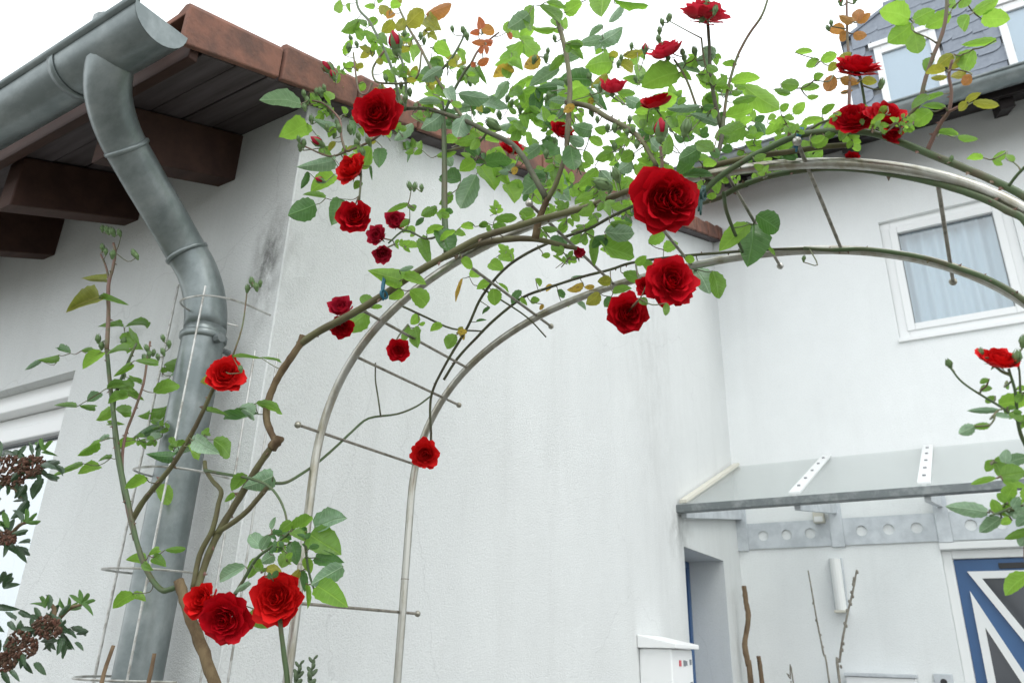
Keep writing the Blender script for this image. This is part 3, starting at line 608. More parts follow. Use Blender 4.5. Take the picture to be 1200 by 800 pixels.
# ------------------------------------------------------------------ leaf, petal, bud prototypes
def leaf_mesh(name, seed, wav=.0):
    R = random.Random(seed); rows = 13; vs = []; uv = []; fs = []
    curl = R.uniform(-.45, .12); fold = R.uniform(.10, .36); sk = R.uniform(-.06, .06)
    for i in range(rows):
        t = i / (rows - 1); t = t * .5 + .5 * (1 - math.cos(math.pi * t)) / 2
        wd = .5 * (1.98 * t ** .56 * (1 - t) ** .74 if 0 < t < 1 else 0)
        if 0 < i < rows - 1: wd *= 1 + (.045 if i % 2 else -.045)
        z = curl * (t - .35) ** 2 * 1.2 - curl * .147 + wav * math.sin(t * 9 + seed)
        xm = sk * math.sin(math.pi * t)
        for s in (-1, 0, 1):
            zz = z + abs(s) * wd * fold * 1.6 + (wav * 1.6 * math.sin(t * 13 + s * 2 + seed) if s else 0)
            vs.append((xm + s * wd, t - (.02 if s and i % 2 else 0), zz)); uv.append((.5 + s * wd, t))
    for i in range(rows - 1):
        for s in (0, 1):
            a = i * 3 + s; fs.append((a, a + 1, a + 4, a + 3))
    return vs, fs, uv
LEAF = [leaf_mesh('leaf', i, .012 * (i % 3)) for i in range(6)]
_lm = {}
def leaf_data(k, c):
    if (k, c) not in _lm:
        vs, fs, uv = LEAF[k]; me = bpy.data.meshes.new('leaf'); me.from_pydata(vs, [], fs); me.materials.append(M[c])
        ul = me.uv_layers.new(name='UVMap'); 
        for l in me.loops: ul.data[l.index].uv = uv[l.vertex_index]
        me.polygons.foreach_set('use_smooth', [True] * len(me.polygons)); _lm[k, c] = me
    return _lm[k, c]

RINGS = [  # (Bezier r,z control points, half angle, count, tip curl)
    ([(.02, .08), (.12, .26), (.05, .47)], 85, 3, 0), ([(.03, .06), (.22, .20), (.15, .53)], 62, 5, .0), ([(.04, .04), (.36, .14), (.28, .60)], 46, 6, .02),
    ([(.05, .02), (.50, .10), (.42, .63)], 45, 7, .05), ([(.06, .0), (.63, .02), (.60, .57)], 43, 7, .10), ([(.06, -.02), (.76, -.06), (.82, .42)], 38, 8, .13), ([(.06, -.04), (.80, -.16), (.97, .18)], 39, 9, .14)]
def petal_geo(ring, seed, nu=6, nv=6):
    (p0, p1, p2), ha, cnt, curl = RINGS[ring]; R = random.Random(seed * 31 + ring); ph = R.uniform(0, 6); ha = math.radians(ha) * R.uniform(.92, 1.1); notch = R.uniform(-.06, .09); vs = []; uv = []
    for j in range(nv + 1):
        s0 = j / nv
        for i in range(nu + 1):
            u = -1 + 2 * i / nu; s = s0 * (1 - .20 * abs(u) ** 2.6 - notch * math.exp(-(u * 3) ** 2))
            r = (1 - s) ** 2 * p0[0] + 2 * s * (1 - s) * p1[0] + s * s * p2[0]; z = (1 - s) ** 2 * p0[1] + 2 * s * (1 - s) * p1[1] + s * s * p2[1]
            c = max(0, (s - .72) / .28) ** 2
            r += curl * c * (1 + .5 * math.sin(3 * u + ph)); z -= curl * .45 * c
            r *= 1 + .10 * u * s; r += (.022 + .030 * ring / 6) * math.sin(4.6 * u + ph) * s * s; z += (.028 + .03 * ring / 6) * math.sin(3.9 * u + ph * 1.7) * s * s + .02 * math.sin(9 * u + ph) * s ** 4
            a = u * ha * min(1, .40 + 1.0 * s) ; vs.append((r * math.cos(a), r * math.sin(a), z)); uv.append((i / nu, s0))
    k = nu + 1; fs = [(j * k + i, j * k + i + 1, (j + 1) * k + i + 1, (j + 1) * k + i) for j in range(nv) for i in range(nu)]
    return vs, fs, uv
_pm = {}
def petal_data(ring, var, mt):
    if (ring, var, mt) not in _pm:
        vs, fs, uv = petal_geo(ring, var, 6, 6); me = bpy.data.meshes.new('petal'); me.from_pydata(vs, [], fs); me.materials.append(M[mt])
        me.polygons.foreach_set('use_smooth', [True] * len(me.polygons)); _pm[ring, var, mt] = me
    return _pm[ring, var, mt]
def rotz(v, a): c, s = math.cos(a), math.sin(a); return (v[0] * c - v[1] * s, v[0] * s + v[1] * c, v[2])
_hm = {}
def heart_data(full, var, mt, r0, nrings):
    key = (full, var, mt)
    if key in _hm: return _hm[key]
    mb = MB(); R = random.Random(var * 7 + 1)
    for ring in range(0, nrings if full else r0):
        n_ = RINGS[ring][2]; a0 = R.uniform(0, 6); ox, oy = R.uniform(-.05, .05), R.uniform(-.05, .05)
        for i in range(n_):
            vs, fs, uv = petal_geo(ring, R.randrange(6), 5, 4); a = a0 + 2 * math.pi * i / n_ + R.uniform(-.15, .15); k = R.uniform(.94, 1.06); dx, dy = R.uniform(-.03, .03), R.uniform(-.03, .03)
            mb.add([(x * k + dx * z + ox * min(1, z * 3), y * k + dy * z + oy * min(1, z * 3), z * k) for x, y, z in (rotz(v, a) for v in vs)], fs, 0)
    mb.ball((0, 0, -.08), .13, 8, 6, 1, sz=1.1)
    for i in range(5):                                  # sepals
        a = 2 * math.pi * i / 5 + .3; P = [(.05, -.04, -.07), (.05, .04, -.07), (.28, .07, -.10), (.28, -.07, -.10), (.52, .0, -.20)]
        mb.add([rotz(p, a) for p in P], [(0, 3, 2, 1), (3, 4, 2)], 1)
    me = bpy.data.meshes.new('flower'); me.from_pydata(mb.v, [], mb.f); me.materials.append(M[mt]); me.materials.append(M['bud']); me.polygons.foreach_set('material_index', mb.mi)
    me.polygons.foreach_set('use_smooth', [True] * len(me.polygons)); _hm[key] = me; return me
def axis_world(ax): return (RX * ax[0] + UX * ax[1] - FX * ax[2]).normalized()
def frame_from(zax, spin):
    z = zax.normalized(); x = z.orthogonal().normalized(); q = Quaternion(z, spin); x = q @ x; y = z.cross(x)
    m = Matrix.Identity(4)
    for i in range(3): m[i][0] = x[i]; m[i][1] = y[i]; m[i][2] = z[i]
    return m
def flower(plant, x, y, d, Y, ax, opened=6, mt='petal'):
    """rose bloom centred on photograph pixel (x, y), d pixels across; returns the foot of its calyx"""
    c = px(x, y, Y); R = d / 2 * mpp(c); z = axis_world(ax); nr = opened + 1
    reach = RINGS[opened][0][2][0] + RINGS[opened][3] * .8; R = R / reach
    base = c - z * R * .34; m = frame_from(z, rnd.uniform(0, 6)); full = d < 30
    if full: full = nr
    o = bpy.data.objects.new('flower', heart_data(full, rnd.randrange(3), mt, 3, nr))
    col.objects.link(o); o.parent = plant; m2 = m.copy(); m2.translation = base - W[plant]
    o.matrix_local = m2 @ Matrix.Diagonal((R, R, R * rnd.uniform(.92, 1.08), 1)); W[o] = base
    if not full:
        for ring in range(3, nr):
            n_ = RINGS[ring][2]; a0 = rnd.uniform(0, 6); off = Matrix.Rotation(rnd.uniform(0, 6), 4, 'Z') @ Matrix.Rotation(rnd.uniform(0, .13), 4, 'Y')
            for i in range(n_):
                if ring >= 5 and rnd.random() < .05: continue
                p = bpy.data.objects.new('petal', petal_data(ring, rnd.randrange(6), mt)); col.objects.link(p); p.parent = o
                k = rnd.uniform(.88, 1.06)
                p.matrix_local = off @ Matrix.Rotation(a0 + 2 * math.pi * i / n_ + rnd.uniform(-.2, .2), 4, 'Z') @ Matrix.Rotation(rnd.uniform(-.13, .12), 4, 'Y') @ Matrix.Diagonal((k, k * rnd.uniform(.95, 1.05), k * rnd.uniform(.95, 1.05), 1))
    if d > 80:                                              # the largest bloom has a divided, double heart
        h = bpy.data.objects.new('flower_heart', heart_data(4, 9, mt, 3, 5)); col.objects.link(h); h.parent = o
        t = m.inverted() @ RX.to_4d().to_3d(); h.matrix_local = Matrix.Translation((t.x * .30 - .0, t.y * .30, .10)) @ Matrix.Rotation(.25, 4, Vector((-t.y, t.x, 0)) if t.length > .1 else Vector((1, 0, 0))) @ Matrix.Diagonal((.72, .72, .92, 1))
    return base - z * R * .2
def bud_data(red):
    key = 'bud', red
    if key in _hm: return _hm[key]
    mb = MB()
    prof = [(-.25, .08), (-.12, .20), (.0, .24), (.12, .23), (.25, .31), (.45, .34), (.65, .27), (.85, .13), (.98, .03)]; sg = 8
    vs = [(r * math.cos(2 * math.pi * k / sg + z), r * math.sin(2 * math.pi * k / sg + z), z) for z, r in prof for k in range(sg)]
    for i in range(len(prof) - 1):
        mb.f += [(i * sg + k, i * sg + (k + 1) % sg, (i + 1) * sg + (k + 1) % sg, (i + 1) * sg + k) for k in range(sg)]; mb.mi += [1 if red and prof[i][0] > .2 else 0] * sg
    mb.v = vs
    for i in range(5):
        a = 2 * math.pi * i / 5; s = .75 if red else 1.0
        P = [(.23, -.11, .08), (.23, .11, .08), (.375, .13, .35), (.375, -.13, .35), (.33 if not red else .42, .0, .75 * s), (.30 if red else .10, 0, 1.15 * s)]
        mb.add([rotz(p, a) for p in P], [(0, 3, 2, 1), (3, 4, 2), (3, 5, 4), (4, 5, 2)], 0)
    me = bpy.data.meshes.new('bud'); me.from_pydata(mb.v, [], mb.f); me.materials.append(M['bud']); me.materials.append(M['petal_old']); me.polygons.foreach_set('material_index', mb.mi)
    me.polygons.foreach_set('use_smooth', [True] * len(me.polygons)); _hm[key] = me; return me
def bud(plant, x, y, L, Y, ax, red=False):
    c = px(x, y, Y); s = L * mpp(c) / 1.25; z = axis_world(ax); m = frame_from(z, rnd.uniform(0, 6)); base = c - z * s * .4
    o = bpy.data.objects.new('bud', bud_data(red)); col.objects.link(o); o.parent = plant; m.translation = base - W[plant]
    o.matrix_local = m @ Matrix.Diagonal((s, s, s, 1)); W[o] = base; return base - z * s * .25

# ------------------------------------------------------------------ the roses
class Rose:
    def __init__(s, root): s.root = root; s.nodes = []; s.leaves = []; s.flowers = []; s.buds = []; s.thorns = MB()
    def cane(s, pts, r, mt, thorn=0, bumps=.06, sides=8):
        """pts: (px, py, Y); r in photograph pixels at each end"""
        P = [px(*p) for p in pts]; n_ = len(P); rr = [((r[0] * (1 - i / (n_ - 1)) + r[1] * i / (n_ - 1))) * mpp(p) for i, p in enumerate(P)]
        MB().tube(P, rr, sides, smooth=4, bumps=bumps).build('cane', M[mt], s.root, smooth=True)
        for i in range(n_ - 1):
            (x0, y0, Y0), (x1, y1, Y1) = pts[i], pts[i + 1]; L = math.hypot(x1 - x0, y1 - y0); k = max(1, int(L / 6))
            for j in range(k):
                t = j / k; s.nodes.append((x0 + (x1 - x0) * t, y0 + (y1 - y0) * t, Y0 + (Y1 - Y0) * t))
            if thorn:
                for j in range(int(L / thorn) + (1 if rnd.random() < (L / thorn) % 1 else 0)):
                    t = rnd.random(); p = P[i].lerp(P[i + 1], t); d = (P[i + 1] - P[i]).normalized(); q = Quaternion(d, rnd.uniform(0, 6.28)) @ d.orthogonal().normalized()
                    h = max(rr[i] * 1.9, .0032); a = p + q * rr[i] * .4; s.thorns.add([a + d * h * .5, a - d * h * .5, a + d.cross(q) * h * .18, a - d.cross(q) * h * .18, a + q * h - d * h * .2], [(0, 2, 4), (2, 1, 4), (1, 3, 4), (3, 0, 4)])
    def leaf(s, bx, by, tx, ty, w_, c, dY=0): s.leaves.append([bx, by, tx, ty, w_, c, dY])
    def finish(s, twig_mat='twig'):
        # grow thin twigs from the canes to every leaf, bloom and bud (nearest neighbour), depth inherited
        items = [('l', i, l[0], l[1]) for i, l in enumerate(s.leaves)] + [('f', i, f[0], f[1]) for i, f in enumerate(s.flowers)] + [('b', i, b[0], b[1]) for i, b in enumerate(s.buds)]
        A = np.array([n_[:2] for n_ in s.nodes], float); I = np.array([[it[2], it[3]] for it in items], float)
        left = np.ones(len(items), bool); best = np.full(len(items), 1e9); par = np.zeros(len(items), int); nodes = list(s.nodes)
        for k in range(len(items)):
            d = np.hypot(*(A - I[k]).T); j = int(d.argmin()); best[k] = d[j]; par[k] = j
        tw = MB()
        while left.any():
            k = int(np.where(left, best, 1e9).argmin()); left[k] = False; kind, i, x, y = items[k]; px0, py0, Y0 = nodes[par[k]]
            if kind == 'l':
                l = s.leaves[i]; Y = min(1.55, max(.86, Y0 + rnd.gauss(0, .035))) + l[6]; l.append(Y); foot = px(x, y, Y)
            elif kind == 'f':
                f = s.flowers[i]; Y = f[3] if f[3] else Y0 - .03; foot = flower(s.root, f[0], f[1], f[2], Y, f[4], *f[5:])
            else:
                b = s.buds[i]; Y = b[3] if b[3] else Y0 + rnd.gauss(0, .02); foot = bud(s.root, b[0], b[1], b[2], Y, b[4], *b[5:])
            a = px(px0, py0, Y0); L = (foot - a).length
            if L > .004 and best[k] < 150:
                th = {'l': .0010, 'f': .0017, 'b': .0011}[kind] + (.0006 if best[k] > 45 else 0)
                mid = (a + foot) / 2 + Vector((rnd.uniform(-.1, .1), rnd.uniform(-.1, .1), -.06)) * L
                tw.tube([a, mid, foot], [th * 1.25, th, th * .9], 5, smooth=3)
            nodes.append((x, y, Y)); j = len(nodes) - 1
            d = np.hypot(I[:, 0] - x, I[:, 1] - y) + (6 if kind != 'l' else 0); up = left & (d < best); best[up] = d[up]; par[up] = j
            if kind == 'l':                                # the midrib end may carry further leaflets only at its base
                pass
        t = tw.build('twig', M[twig_mat], s.root, smooth=True); t['kind'] = 'stuff'
        if s.thorns.v: s.thorns.build('thorn', M['cane_red'], s.root)['kind'] = 'stuff'
        # leaves: the 300 largest as objects, the rest in one mesh
        L = sorted(s.leaves, key=lambda l: -math.hypot(l[2] - l[0], l[3] - l[1]) * l[4]); rest = {}
        for n_, (bx, by, tx, ty, w_, c, dY, Y) in enumerate(L):
            b = px(bx, by, Y); ln = math.hypot(tx - bx, ty - by) * mpp(b); t = px(tx, ty, Y + rnd.uniform(-.35, .35) * ln * .8)
            a = t - b; ln = a.length; a.normalize(); v = (O - b).normalized(); sd_ = a.cross(v).normalized(); roll = rnd.uniform(-.6, .6)
            sd_ = Quaternion(a, roll) @ sd_; nn = sd_.cross(a)
            if nn.z < 0: nn = -nn; sd_ = -sd_
            wd = w_ * 1.14 * mpp(b) / max(.75, math.cos(roll)); wd = min(wd, ln * 1.08)
            m = Matrix.Identity(4)
            for q in range(3): m[q][0] = sd_[q] * wd; m[q][1] = a[q] * ln; m[q][2] = nn[q] * ln * .8
            m.translation = b - W[s.root]; k = rnd.randrange(len(LEAF))
            if n_ < 298:
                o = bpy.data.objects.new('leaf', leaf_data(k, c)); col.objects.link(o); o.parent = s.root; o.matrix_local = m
            else: rest.setdefault(c, []).append((k, m))
        if rest:
            vs, fs, uvs, mi = [], [], [], []; cs = list(rest)
            for ci, c in enumerate(cs):
                for k, m in rest[c]:
                    v_, f_, u_ = LEAF[k]; o0 = len(vs)
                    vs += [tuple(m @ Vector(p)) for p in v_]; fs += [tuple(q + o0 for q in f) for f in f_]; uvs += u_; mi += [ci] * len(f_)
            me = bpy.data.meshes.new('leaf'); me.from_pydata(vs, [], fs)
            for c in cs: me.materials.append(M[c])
            me.polygons.foreach_set('material_index', mi); me.polygons.foreach_set('use_smooth', [True] * len(fs)); ul = me.uv_layers.new(name='UVMap')
            for l in me.loops: ul.data[l.index].uv = uvs[l.vertex_index]
            o = bpy.data.objects.new('leaf', me); o['kind'] = 'stuff'; col.objects.link(o); o.parent = s.root

r1 = Rose(thing('climbing_rose', 'red climbing rose rooted by the downpipe and trained over the left half of the arch', 'climbing rose', (-1.52, 1.0, 0), 'red climbing roses on the arch'))
r2 = Rose(thing('climbing_rose', 'red climbing rose with bronze and yellow young leaves over the right half of the arch', 'climbing rose', (.27, 1.0, 0), 'red climbing roses on the arch'))
# canes: (x, y) on the photograph, depth Y
def Yl(pts, y0, y1):
    n_ = len(pts) - 1; return [(x, y, y0 + (y1 - y0) * i / n_) for i, (x, y) in enumerate(pts)]
C1 = r1.cane
C1(Yl([(285, 905), (268, 840), (250, 795), (236, 757), (224, 728), (216, 702), (210, 680)], .97, .95), (7.6, 5.8), 'bark', bumps=.16, sides=10)
C1(Yl([(213, 684), (200, 690), (188, 690), (172, 668), (160, 634), (151, 592), (141, 545), (135, 500), (129, 450), (125, 408)], .95, .93), (3.5, 2.2), 'cane_green', 22)
C1(Yl([(125, 410), (127, 370), (127, 335), (132, 315), (135, 296), (133, 285)], .93, .93), (2.6, 1.4), 'cane_red', 18)
C1(Yl([(128, 330), (124, 312), (118, 298)], .93, .94), (1.4, 1.0), 'cane_red')
C1(Yl([(148, 588), (137, 530), (133, 480), (138, 455), (150, 425), (160, 402)], .94, .96), (3.0, 1.4), 'cane_green', 26)
C1(Yl([(158, 632), (148, 590), (143, 545), (147, 510), (158, 480), (168, 450), (172, 425), (176, 400)], .94, .97), (2.2, 1.2), 'cane_red', 30)
C1(Yl([(153, 612), (166, 590), (180, 572), (202, 545), (225, 507), (240, 477), (250, 455), (256, 440)], .945, .94), (3.6, 2.2), 'cane_old', 30)
C1(Yl([(226, 690), (234, 650), (249, 620), (256, 590), (259, 575), (249, 563), (241, 550), (240, 540)], .955, .96), (3.3, 2.3), 'cane_old', 0)
C1(Yl([(231, 692), (238, 668), (252, 632), (270, 600), (290, 567), (308, 538), (323, 517)], .96, .985), (4.3, 3.9), 'cane_old', 26, .10)
C1(Yl([(250, 626), (270, 614), (288, 600), (303, 583), (320, 563)], .965, .985), (3.4, 2.8), 'cane_old', 40)
C1(Yl([(318, 524), (326, 516), (328, 511)], .985, .985), (6.5, 4.5), 'bark', bumps=.2)
C1(Yl([(324, 518), (316, 503), (312, 484), (317, 462), (327, 440), (340, 420), (351, 404), (355, 393)], .985, .99), (4.0, 4.4), 'bark', 0, .10)
C1(Yl([(350, 404), (374, 388), (412, 368), (450, 345), (490, 318), (530, 296), (562, 279), (600, 267), (640, 255), (690, 242), (730, 226), (780, 210), (830, 196), (880, 184), (925, 178), (965, 172), (1000, 170)], .99, 1.085), (4.5, 3.2), 'cane_old', 60, .05)
C1(Yl([(520, 301), (560, 286), (600, 280), (632, 281), (660, 288), (676, 291)], 1.07, 1.12), (4.6, 2.6), 'cane_old', 60)
C1(Yl([(642, 232), (636, 246), (631, 260), (627, 280)], 1.06, 1.075), (3.2, 4.6), 'bark')
C1(Yl([(642, 234), (652, 214), (660, 190), (664, 170), (668, 140)], 1.06, 1.05), (3.2, 2.0), 'cane_old')
C1(Yl([(320, 566), (335, 565), (350, 557), (372, 542), (395, 522), (412, 506), (432, 490), (465, 485), (488, 476), (506, 463)], .985, 1.36), (2.0, 1.0), 'cane_green')
C1(Yl([(446, 487), (443, 465), (440, 445), (440, 425)], 1.2, 1.2), (1.0, .8), 'cane_dark')
C1(Yl([(240, 551), (262, 555), (292, 560), (313, 568), (326, 582), (334, 600), (338, 622)], .95, .93), (2.0, 1.2), 'cane_green')
C1(Yl([(328, 726), (332, 760), (336, 790), (340, 830)], .93, .95), (2.6, 3.4), 'cane_green')
C1(Yl([(328, 726), (323, 705)], .93, .925), (2.6, 2.4), 'cane_green')
C1(Yl([(272, 702), (285, 680), (300, 655), (316, 642), (330, 632), (345, 618), (355, 604)], .93, .93), (2.2, 1.4), 'cane_green')
C1(Yl([(356, 604), (358, 640), (362, 670), (368, 690)], .93, .93), (1.6, 1.2), 'cane_green')
C1(Yl([(498, 533), (505, 515), (504, 480), (508, 455), (526, 420), (548, 383), (562, 352), (580, 327), (600, 308), (625, 293), (655, 280), (690, 268), (720, 252), (750, 238), (785, 222), (815, 210)], 1.36, 1.12), (1.4, 2.0), 'cane_dark', 30)
C1(Yl([(520, 445), (536, 420), (558, 396), (580, 374), (612, 349), (640, 338), (680, 325), (715, 316), (740, 308), (790, 301), (835, 297), (890, 293), (945, 291)], 1.38, 1.40), (1.6, 1.7), 'cane_dark', 26)
C1(Yl([(518, 120), (520, 150), (521, 200), (521, 250), (524, 300)], 1.10, 1.07), (2.4, 4.2), 'cane_green', 40)
C1(Yl([(470, 128), (495, 127), (520, 133), (548, 143), (572, 155), (597, 167), (612, 182), (622, 200), (640, 232)], 1.08, 1.06), (2.2, 3.8), 'cane_dark', 30)
C1(Yl([(521, 178), (545, 172), (560, 168), (572, 154)], 1.10, 1.08), (1.6, 1.4), 'twig')
C1(Yl([(416, -12), (420, 10), (432, 24), (441, 40), (452, 62), (462, 90), (470, 128)], 1.12, 1.08), (1.4, 2.0), 'cane_green')
C1(Yl([(460, -10), (470, 15), (480, 35), (492, 55), (505, 80), (520, 105), (545, 143)], 1.16, 1.08), (1.3, 2.2), 'twig')
C1(Yl([(552, 75), (560, 60), (572, 48), (585, 38)], 1.1, 1.12), (1.5, 1.0), 'cane_red')
C1(Yl([(512, 88), (528, 70), (540, 50), (546, 35)], 1.1, 1.12), (1.7, 1.0), 'cane_green')
C1(Yl([(521, 133), (530, 110), (544, 85), (552, 75)], 1.1, 1.1), (1.9, 1.5), 'cane_green')
C1(Yl([(642, -15), (649, 5), (655, 30), (661, 52), (666, 80), (668, 110), (664, 170)], 1.16, 1.06), (2.6, 3.2), 'cane_old', 50)
C1(Yl([(664, 120), (690, 125), (712, 138), (735, 150), (752, 165), (770, 195)], 1.1, 1.03), (3.4, 2.6), 'cane_old', 30)
C1(Yl([(774, 205), (776, 190), (774, 172)], 1.03, 1.02), (2.4, 2.0), 'cane_red')
C1(Yl([(560, 335), (585, 350), (618, 372), (640, 395)], 1.3, 1.4), (1.2, .9), 'cane_dark')
C1(Yl([(470, 358), (500, 372), (530, 385), (565, 388)], 1.15, 1.3), (1.5, 1.0), 'cane_dark')
C1(Yl([(450, 60), (437, 80), (440, 95), (455, 98), (477, 97), (490, 88), (494, 60)], 1.07, 1.06), (1.4, 1.2), 'twig')
C1(Yl([(436, 98), (430, 110), (420, 105), (414, 62)], 1.07, 1.06), (1.5, 1.1), 'cane_red')
C1(Yl([(474, 130), (476, 105), (472, 75), (466, 62)], 1.07, 1.06), (1.9, 1.4), 'cane_green')
C1(Yl([(470, 132), (440, 162), (405, 178), (385, 183), (358, 172)], 1.08, 1.03), (1.8, 1.0), 'cane_red')
C1(Yl([(405, 178), (400, 160), (398, 140), (380, 122), (366, 118)], 1.05, 1.04), (1.6, 1.0), 'cane_red')
C1(Yl([(420, 175), (423, 205), (421, 235)], 1.05, 1.02), (1.5, 1.2), 'cane_dark')
C1(Yl([(524, 272), (500, 280), (475, 270), (455, 285)], 1.06, 1.02), (1.4, 1.0), 'cane_green')
for (x0, y0, x1, y1) in ((122, 788, 133, 756), (175, 795, 181, 765)):
    C1(Yl([(x0 - 12, y0 + 50), (x0, y0), (x1, y1)], .97, .97), (2.6, 2.2), 'drywood')
C2 = r2.cane
C2(Yl([(1255, 800), (1250, 560), (1240, 420), (1225, 330), (1205, 264), (1180, 247), (1150, 232), (1105, 217), (1062, 207), (1012, 199), (970, 197), (932, 201), (900, 207), (868, 218), (842, 232), (820, 238)], 1.05, 1.16), (5, 3.0), 'cane_green', 26, .05)
C2(Yl([(1275, 800), (1268, 500), (1255, 330), (1232, 258), (1200, 230), (1162, 211), (1125, 195), (1090, 181), (1050, 165), (1015, 155), (970, 154), (932, 160), (900, 174), (870, 190), (840, 210), (815, 236)], 1.03, 1.06), (5.5, 3.2), 'cane_green', 26, .05)
C2(Yl([(1290, 700), (1280, 480), (1250, 400), (1200, 352), (1162, 329), (1125, 315), (1090, 304), (1055, 297), (1012, 292), (975, 293), (942, 291)], 1.3, 1.40), (4, 2.2), 'cane_green', 24)
C2(Yl([(1048, 165), (1062, 140), (1077, 122), (1083, 98), (1092, 70), (1104, 40), (1109, 15), (1110, -20)], 1.05, 1.02), (3.0, 2.0), 'cane_red', 16)
C2(Yl([(1085, 180), (1095, 158), (1104, 142), (1112, 130), (1115, 108), (1112, 88), (1116, 70)], 1.05, 1.0), (2.8, 1.5), 'cane_red', 20)
C2(Yl([(1112, 131), (1122, 126), (1132, 122)], 1.02, 1.01), (1.8, 1.4), 'cane_red')
C2(Yl([(1182, 218), (1192, 205), (1205, 192)], 1.02, 1.0), (1.8, 1.8), 'cane_green')
C2(Yl([(1012, 155), (1014, 130), (1010, 100), (1006, 84)], 1.05, 1.0), (1.6, 1.4), 'cane_green')
C2(Yl([(996, 155), (995, 120), (996, 80), (993, 45), (992, -10)], 1.06, 1.06), (2.2, 1.2), 'cane_red')
C2(Yl([(848, 140), (852, 110), (858, 85), (866, 62), (878, 40), (893, 18), (902, -8)], 1.14, 1.14), (2.0, 1.3), 'twig', 60)
C2(Yl([(845, 150), (838, 120), (833, 90), (831, 50), (829, 22)], 1.14, 1.1), (2.6, 1.8), 'cane_dark')
C2(Yl([(848, 138), (845, 165), (835, 200), (820, 232)], 1.14, 1.1), (2.6, 3.0), 'cane_dark')
C2(Yl([(822, 45), (825, 70), (832, 92)], 1.1, 1.12), (1.1, 1.1), 'twig')
C2(Yl([(816, 125), (808, 102), (800, 85), (790, 70)], 1.12, 1.1), (1.5, 1.2), 'twig')
C2(Yl([(933, 165), (960, 145), (985, 140), (1010, 150), (1040, 160)], 1.06, 1.05), (1.6, 1.4), 'twig')
C2(Yl([(848, 226), (852, 250), (868, 290), (872, 300)], 1.12, 1.30), (2.4, 1.6), 'cane_green')
# the shoot at the right edge of the picture
C2(Yl([(1262, 700), (1240, 620), (1222, 570), (1206, 530), (1196, 508), (1192, 488), (1190, 460), (1182, 432)], 1.03, .93), (3, 1.5), 'cane_green', 40)
C2(Yl([(1192, 492), (1175, 478), (1152, 464), (1128, 448), (1113, 430)], .95, .93), (1.6, 1.0), 'cane_green')
C2(Yl([(1196, 470), (1195, 440), (1193, 425)], .95, .93), (1.4, 1.0), 'cane_green')
C2(Yl([(1225, 575), (1195, 555), (1172, 558)], .97, .95), (1.6, 1.2), 'cane_green')
C2(Yl([(1235, 610), (1200, 592), (1172, 600), (1160, 604)], .97, .95), (1.6, 1.2), 'cane_green')

# leaves: base x y, tip x y, width, kind; tile origin and zoom
def T(ox, oy, s, txt):
    for q in txt.split(';'):
        q = q.split()
        if len(q) < 6: continue
        bx, by, tx, ty, w_ = (float(v) for v in q[:5]); bx, tx = ox + bx / s, ox + tx / s; by, ty = oy + by / s, oy + ty / s
        (r2 if bx > 845 or (bx > 805 and by < 150) else r1).leaf(bx, by, tx, ty, w_ / s, q[5])
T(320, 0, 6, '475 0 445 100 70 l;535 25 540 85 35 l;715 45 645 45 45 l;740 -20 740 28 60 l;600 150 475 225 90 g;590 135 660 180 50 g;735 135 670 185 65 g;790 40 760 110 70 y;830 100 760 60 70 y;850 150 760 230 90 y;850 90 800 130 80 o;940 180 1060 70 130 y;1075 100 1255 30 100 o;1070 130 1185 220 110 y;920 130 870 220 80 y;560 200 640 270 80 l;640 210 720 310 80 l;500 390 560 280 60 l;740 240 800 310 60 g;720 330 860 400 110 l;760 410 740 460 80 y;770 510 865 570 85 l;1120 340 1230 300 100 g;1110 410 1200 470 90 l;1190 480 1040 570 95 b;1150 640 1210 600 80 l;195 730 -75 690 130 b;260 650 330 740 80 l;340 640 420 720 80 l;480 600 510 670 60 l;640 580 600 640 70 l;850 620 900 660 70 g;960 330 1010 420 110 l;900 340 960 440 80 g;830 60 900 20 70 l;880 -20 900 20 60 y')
T(320, 133, 6, '240 70 40 170 165 l;430 330 195 380 110 b;245 410 195 530 50 d;430 430 270 540 130 l;370 595 205 572 45 g;300 640 110 720 175 d;470 600 410 790 135 d;690 240 620 390 130 l;760 245 745 385 105 d;930 200 945 345 38 d;685 370 695 465 22 d;980 70 850 190 80 b;620 480 570 530 60 g;950 635 805 690 45 g;945 645 1005 685 40 g;1150 660 1040 720 70 g;1055 735 1005 790 35 d;960 750 890 800 50 g;420 100 300 50 80 b;440 100 390 170 60 l;545 50 570 150 50 d;1190 0 1040 110 125 b;560 230 500 270 40 y;440 200 390 260 45 y;720 190 660 215 50 y')
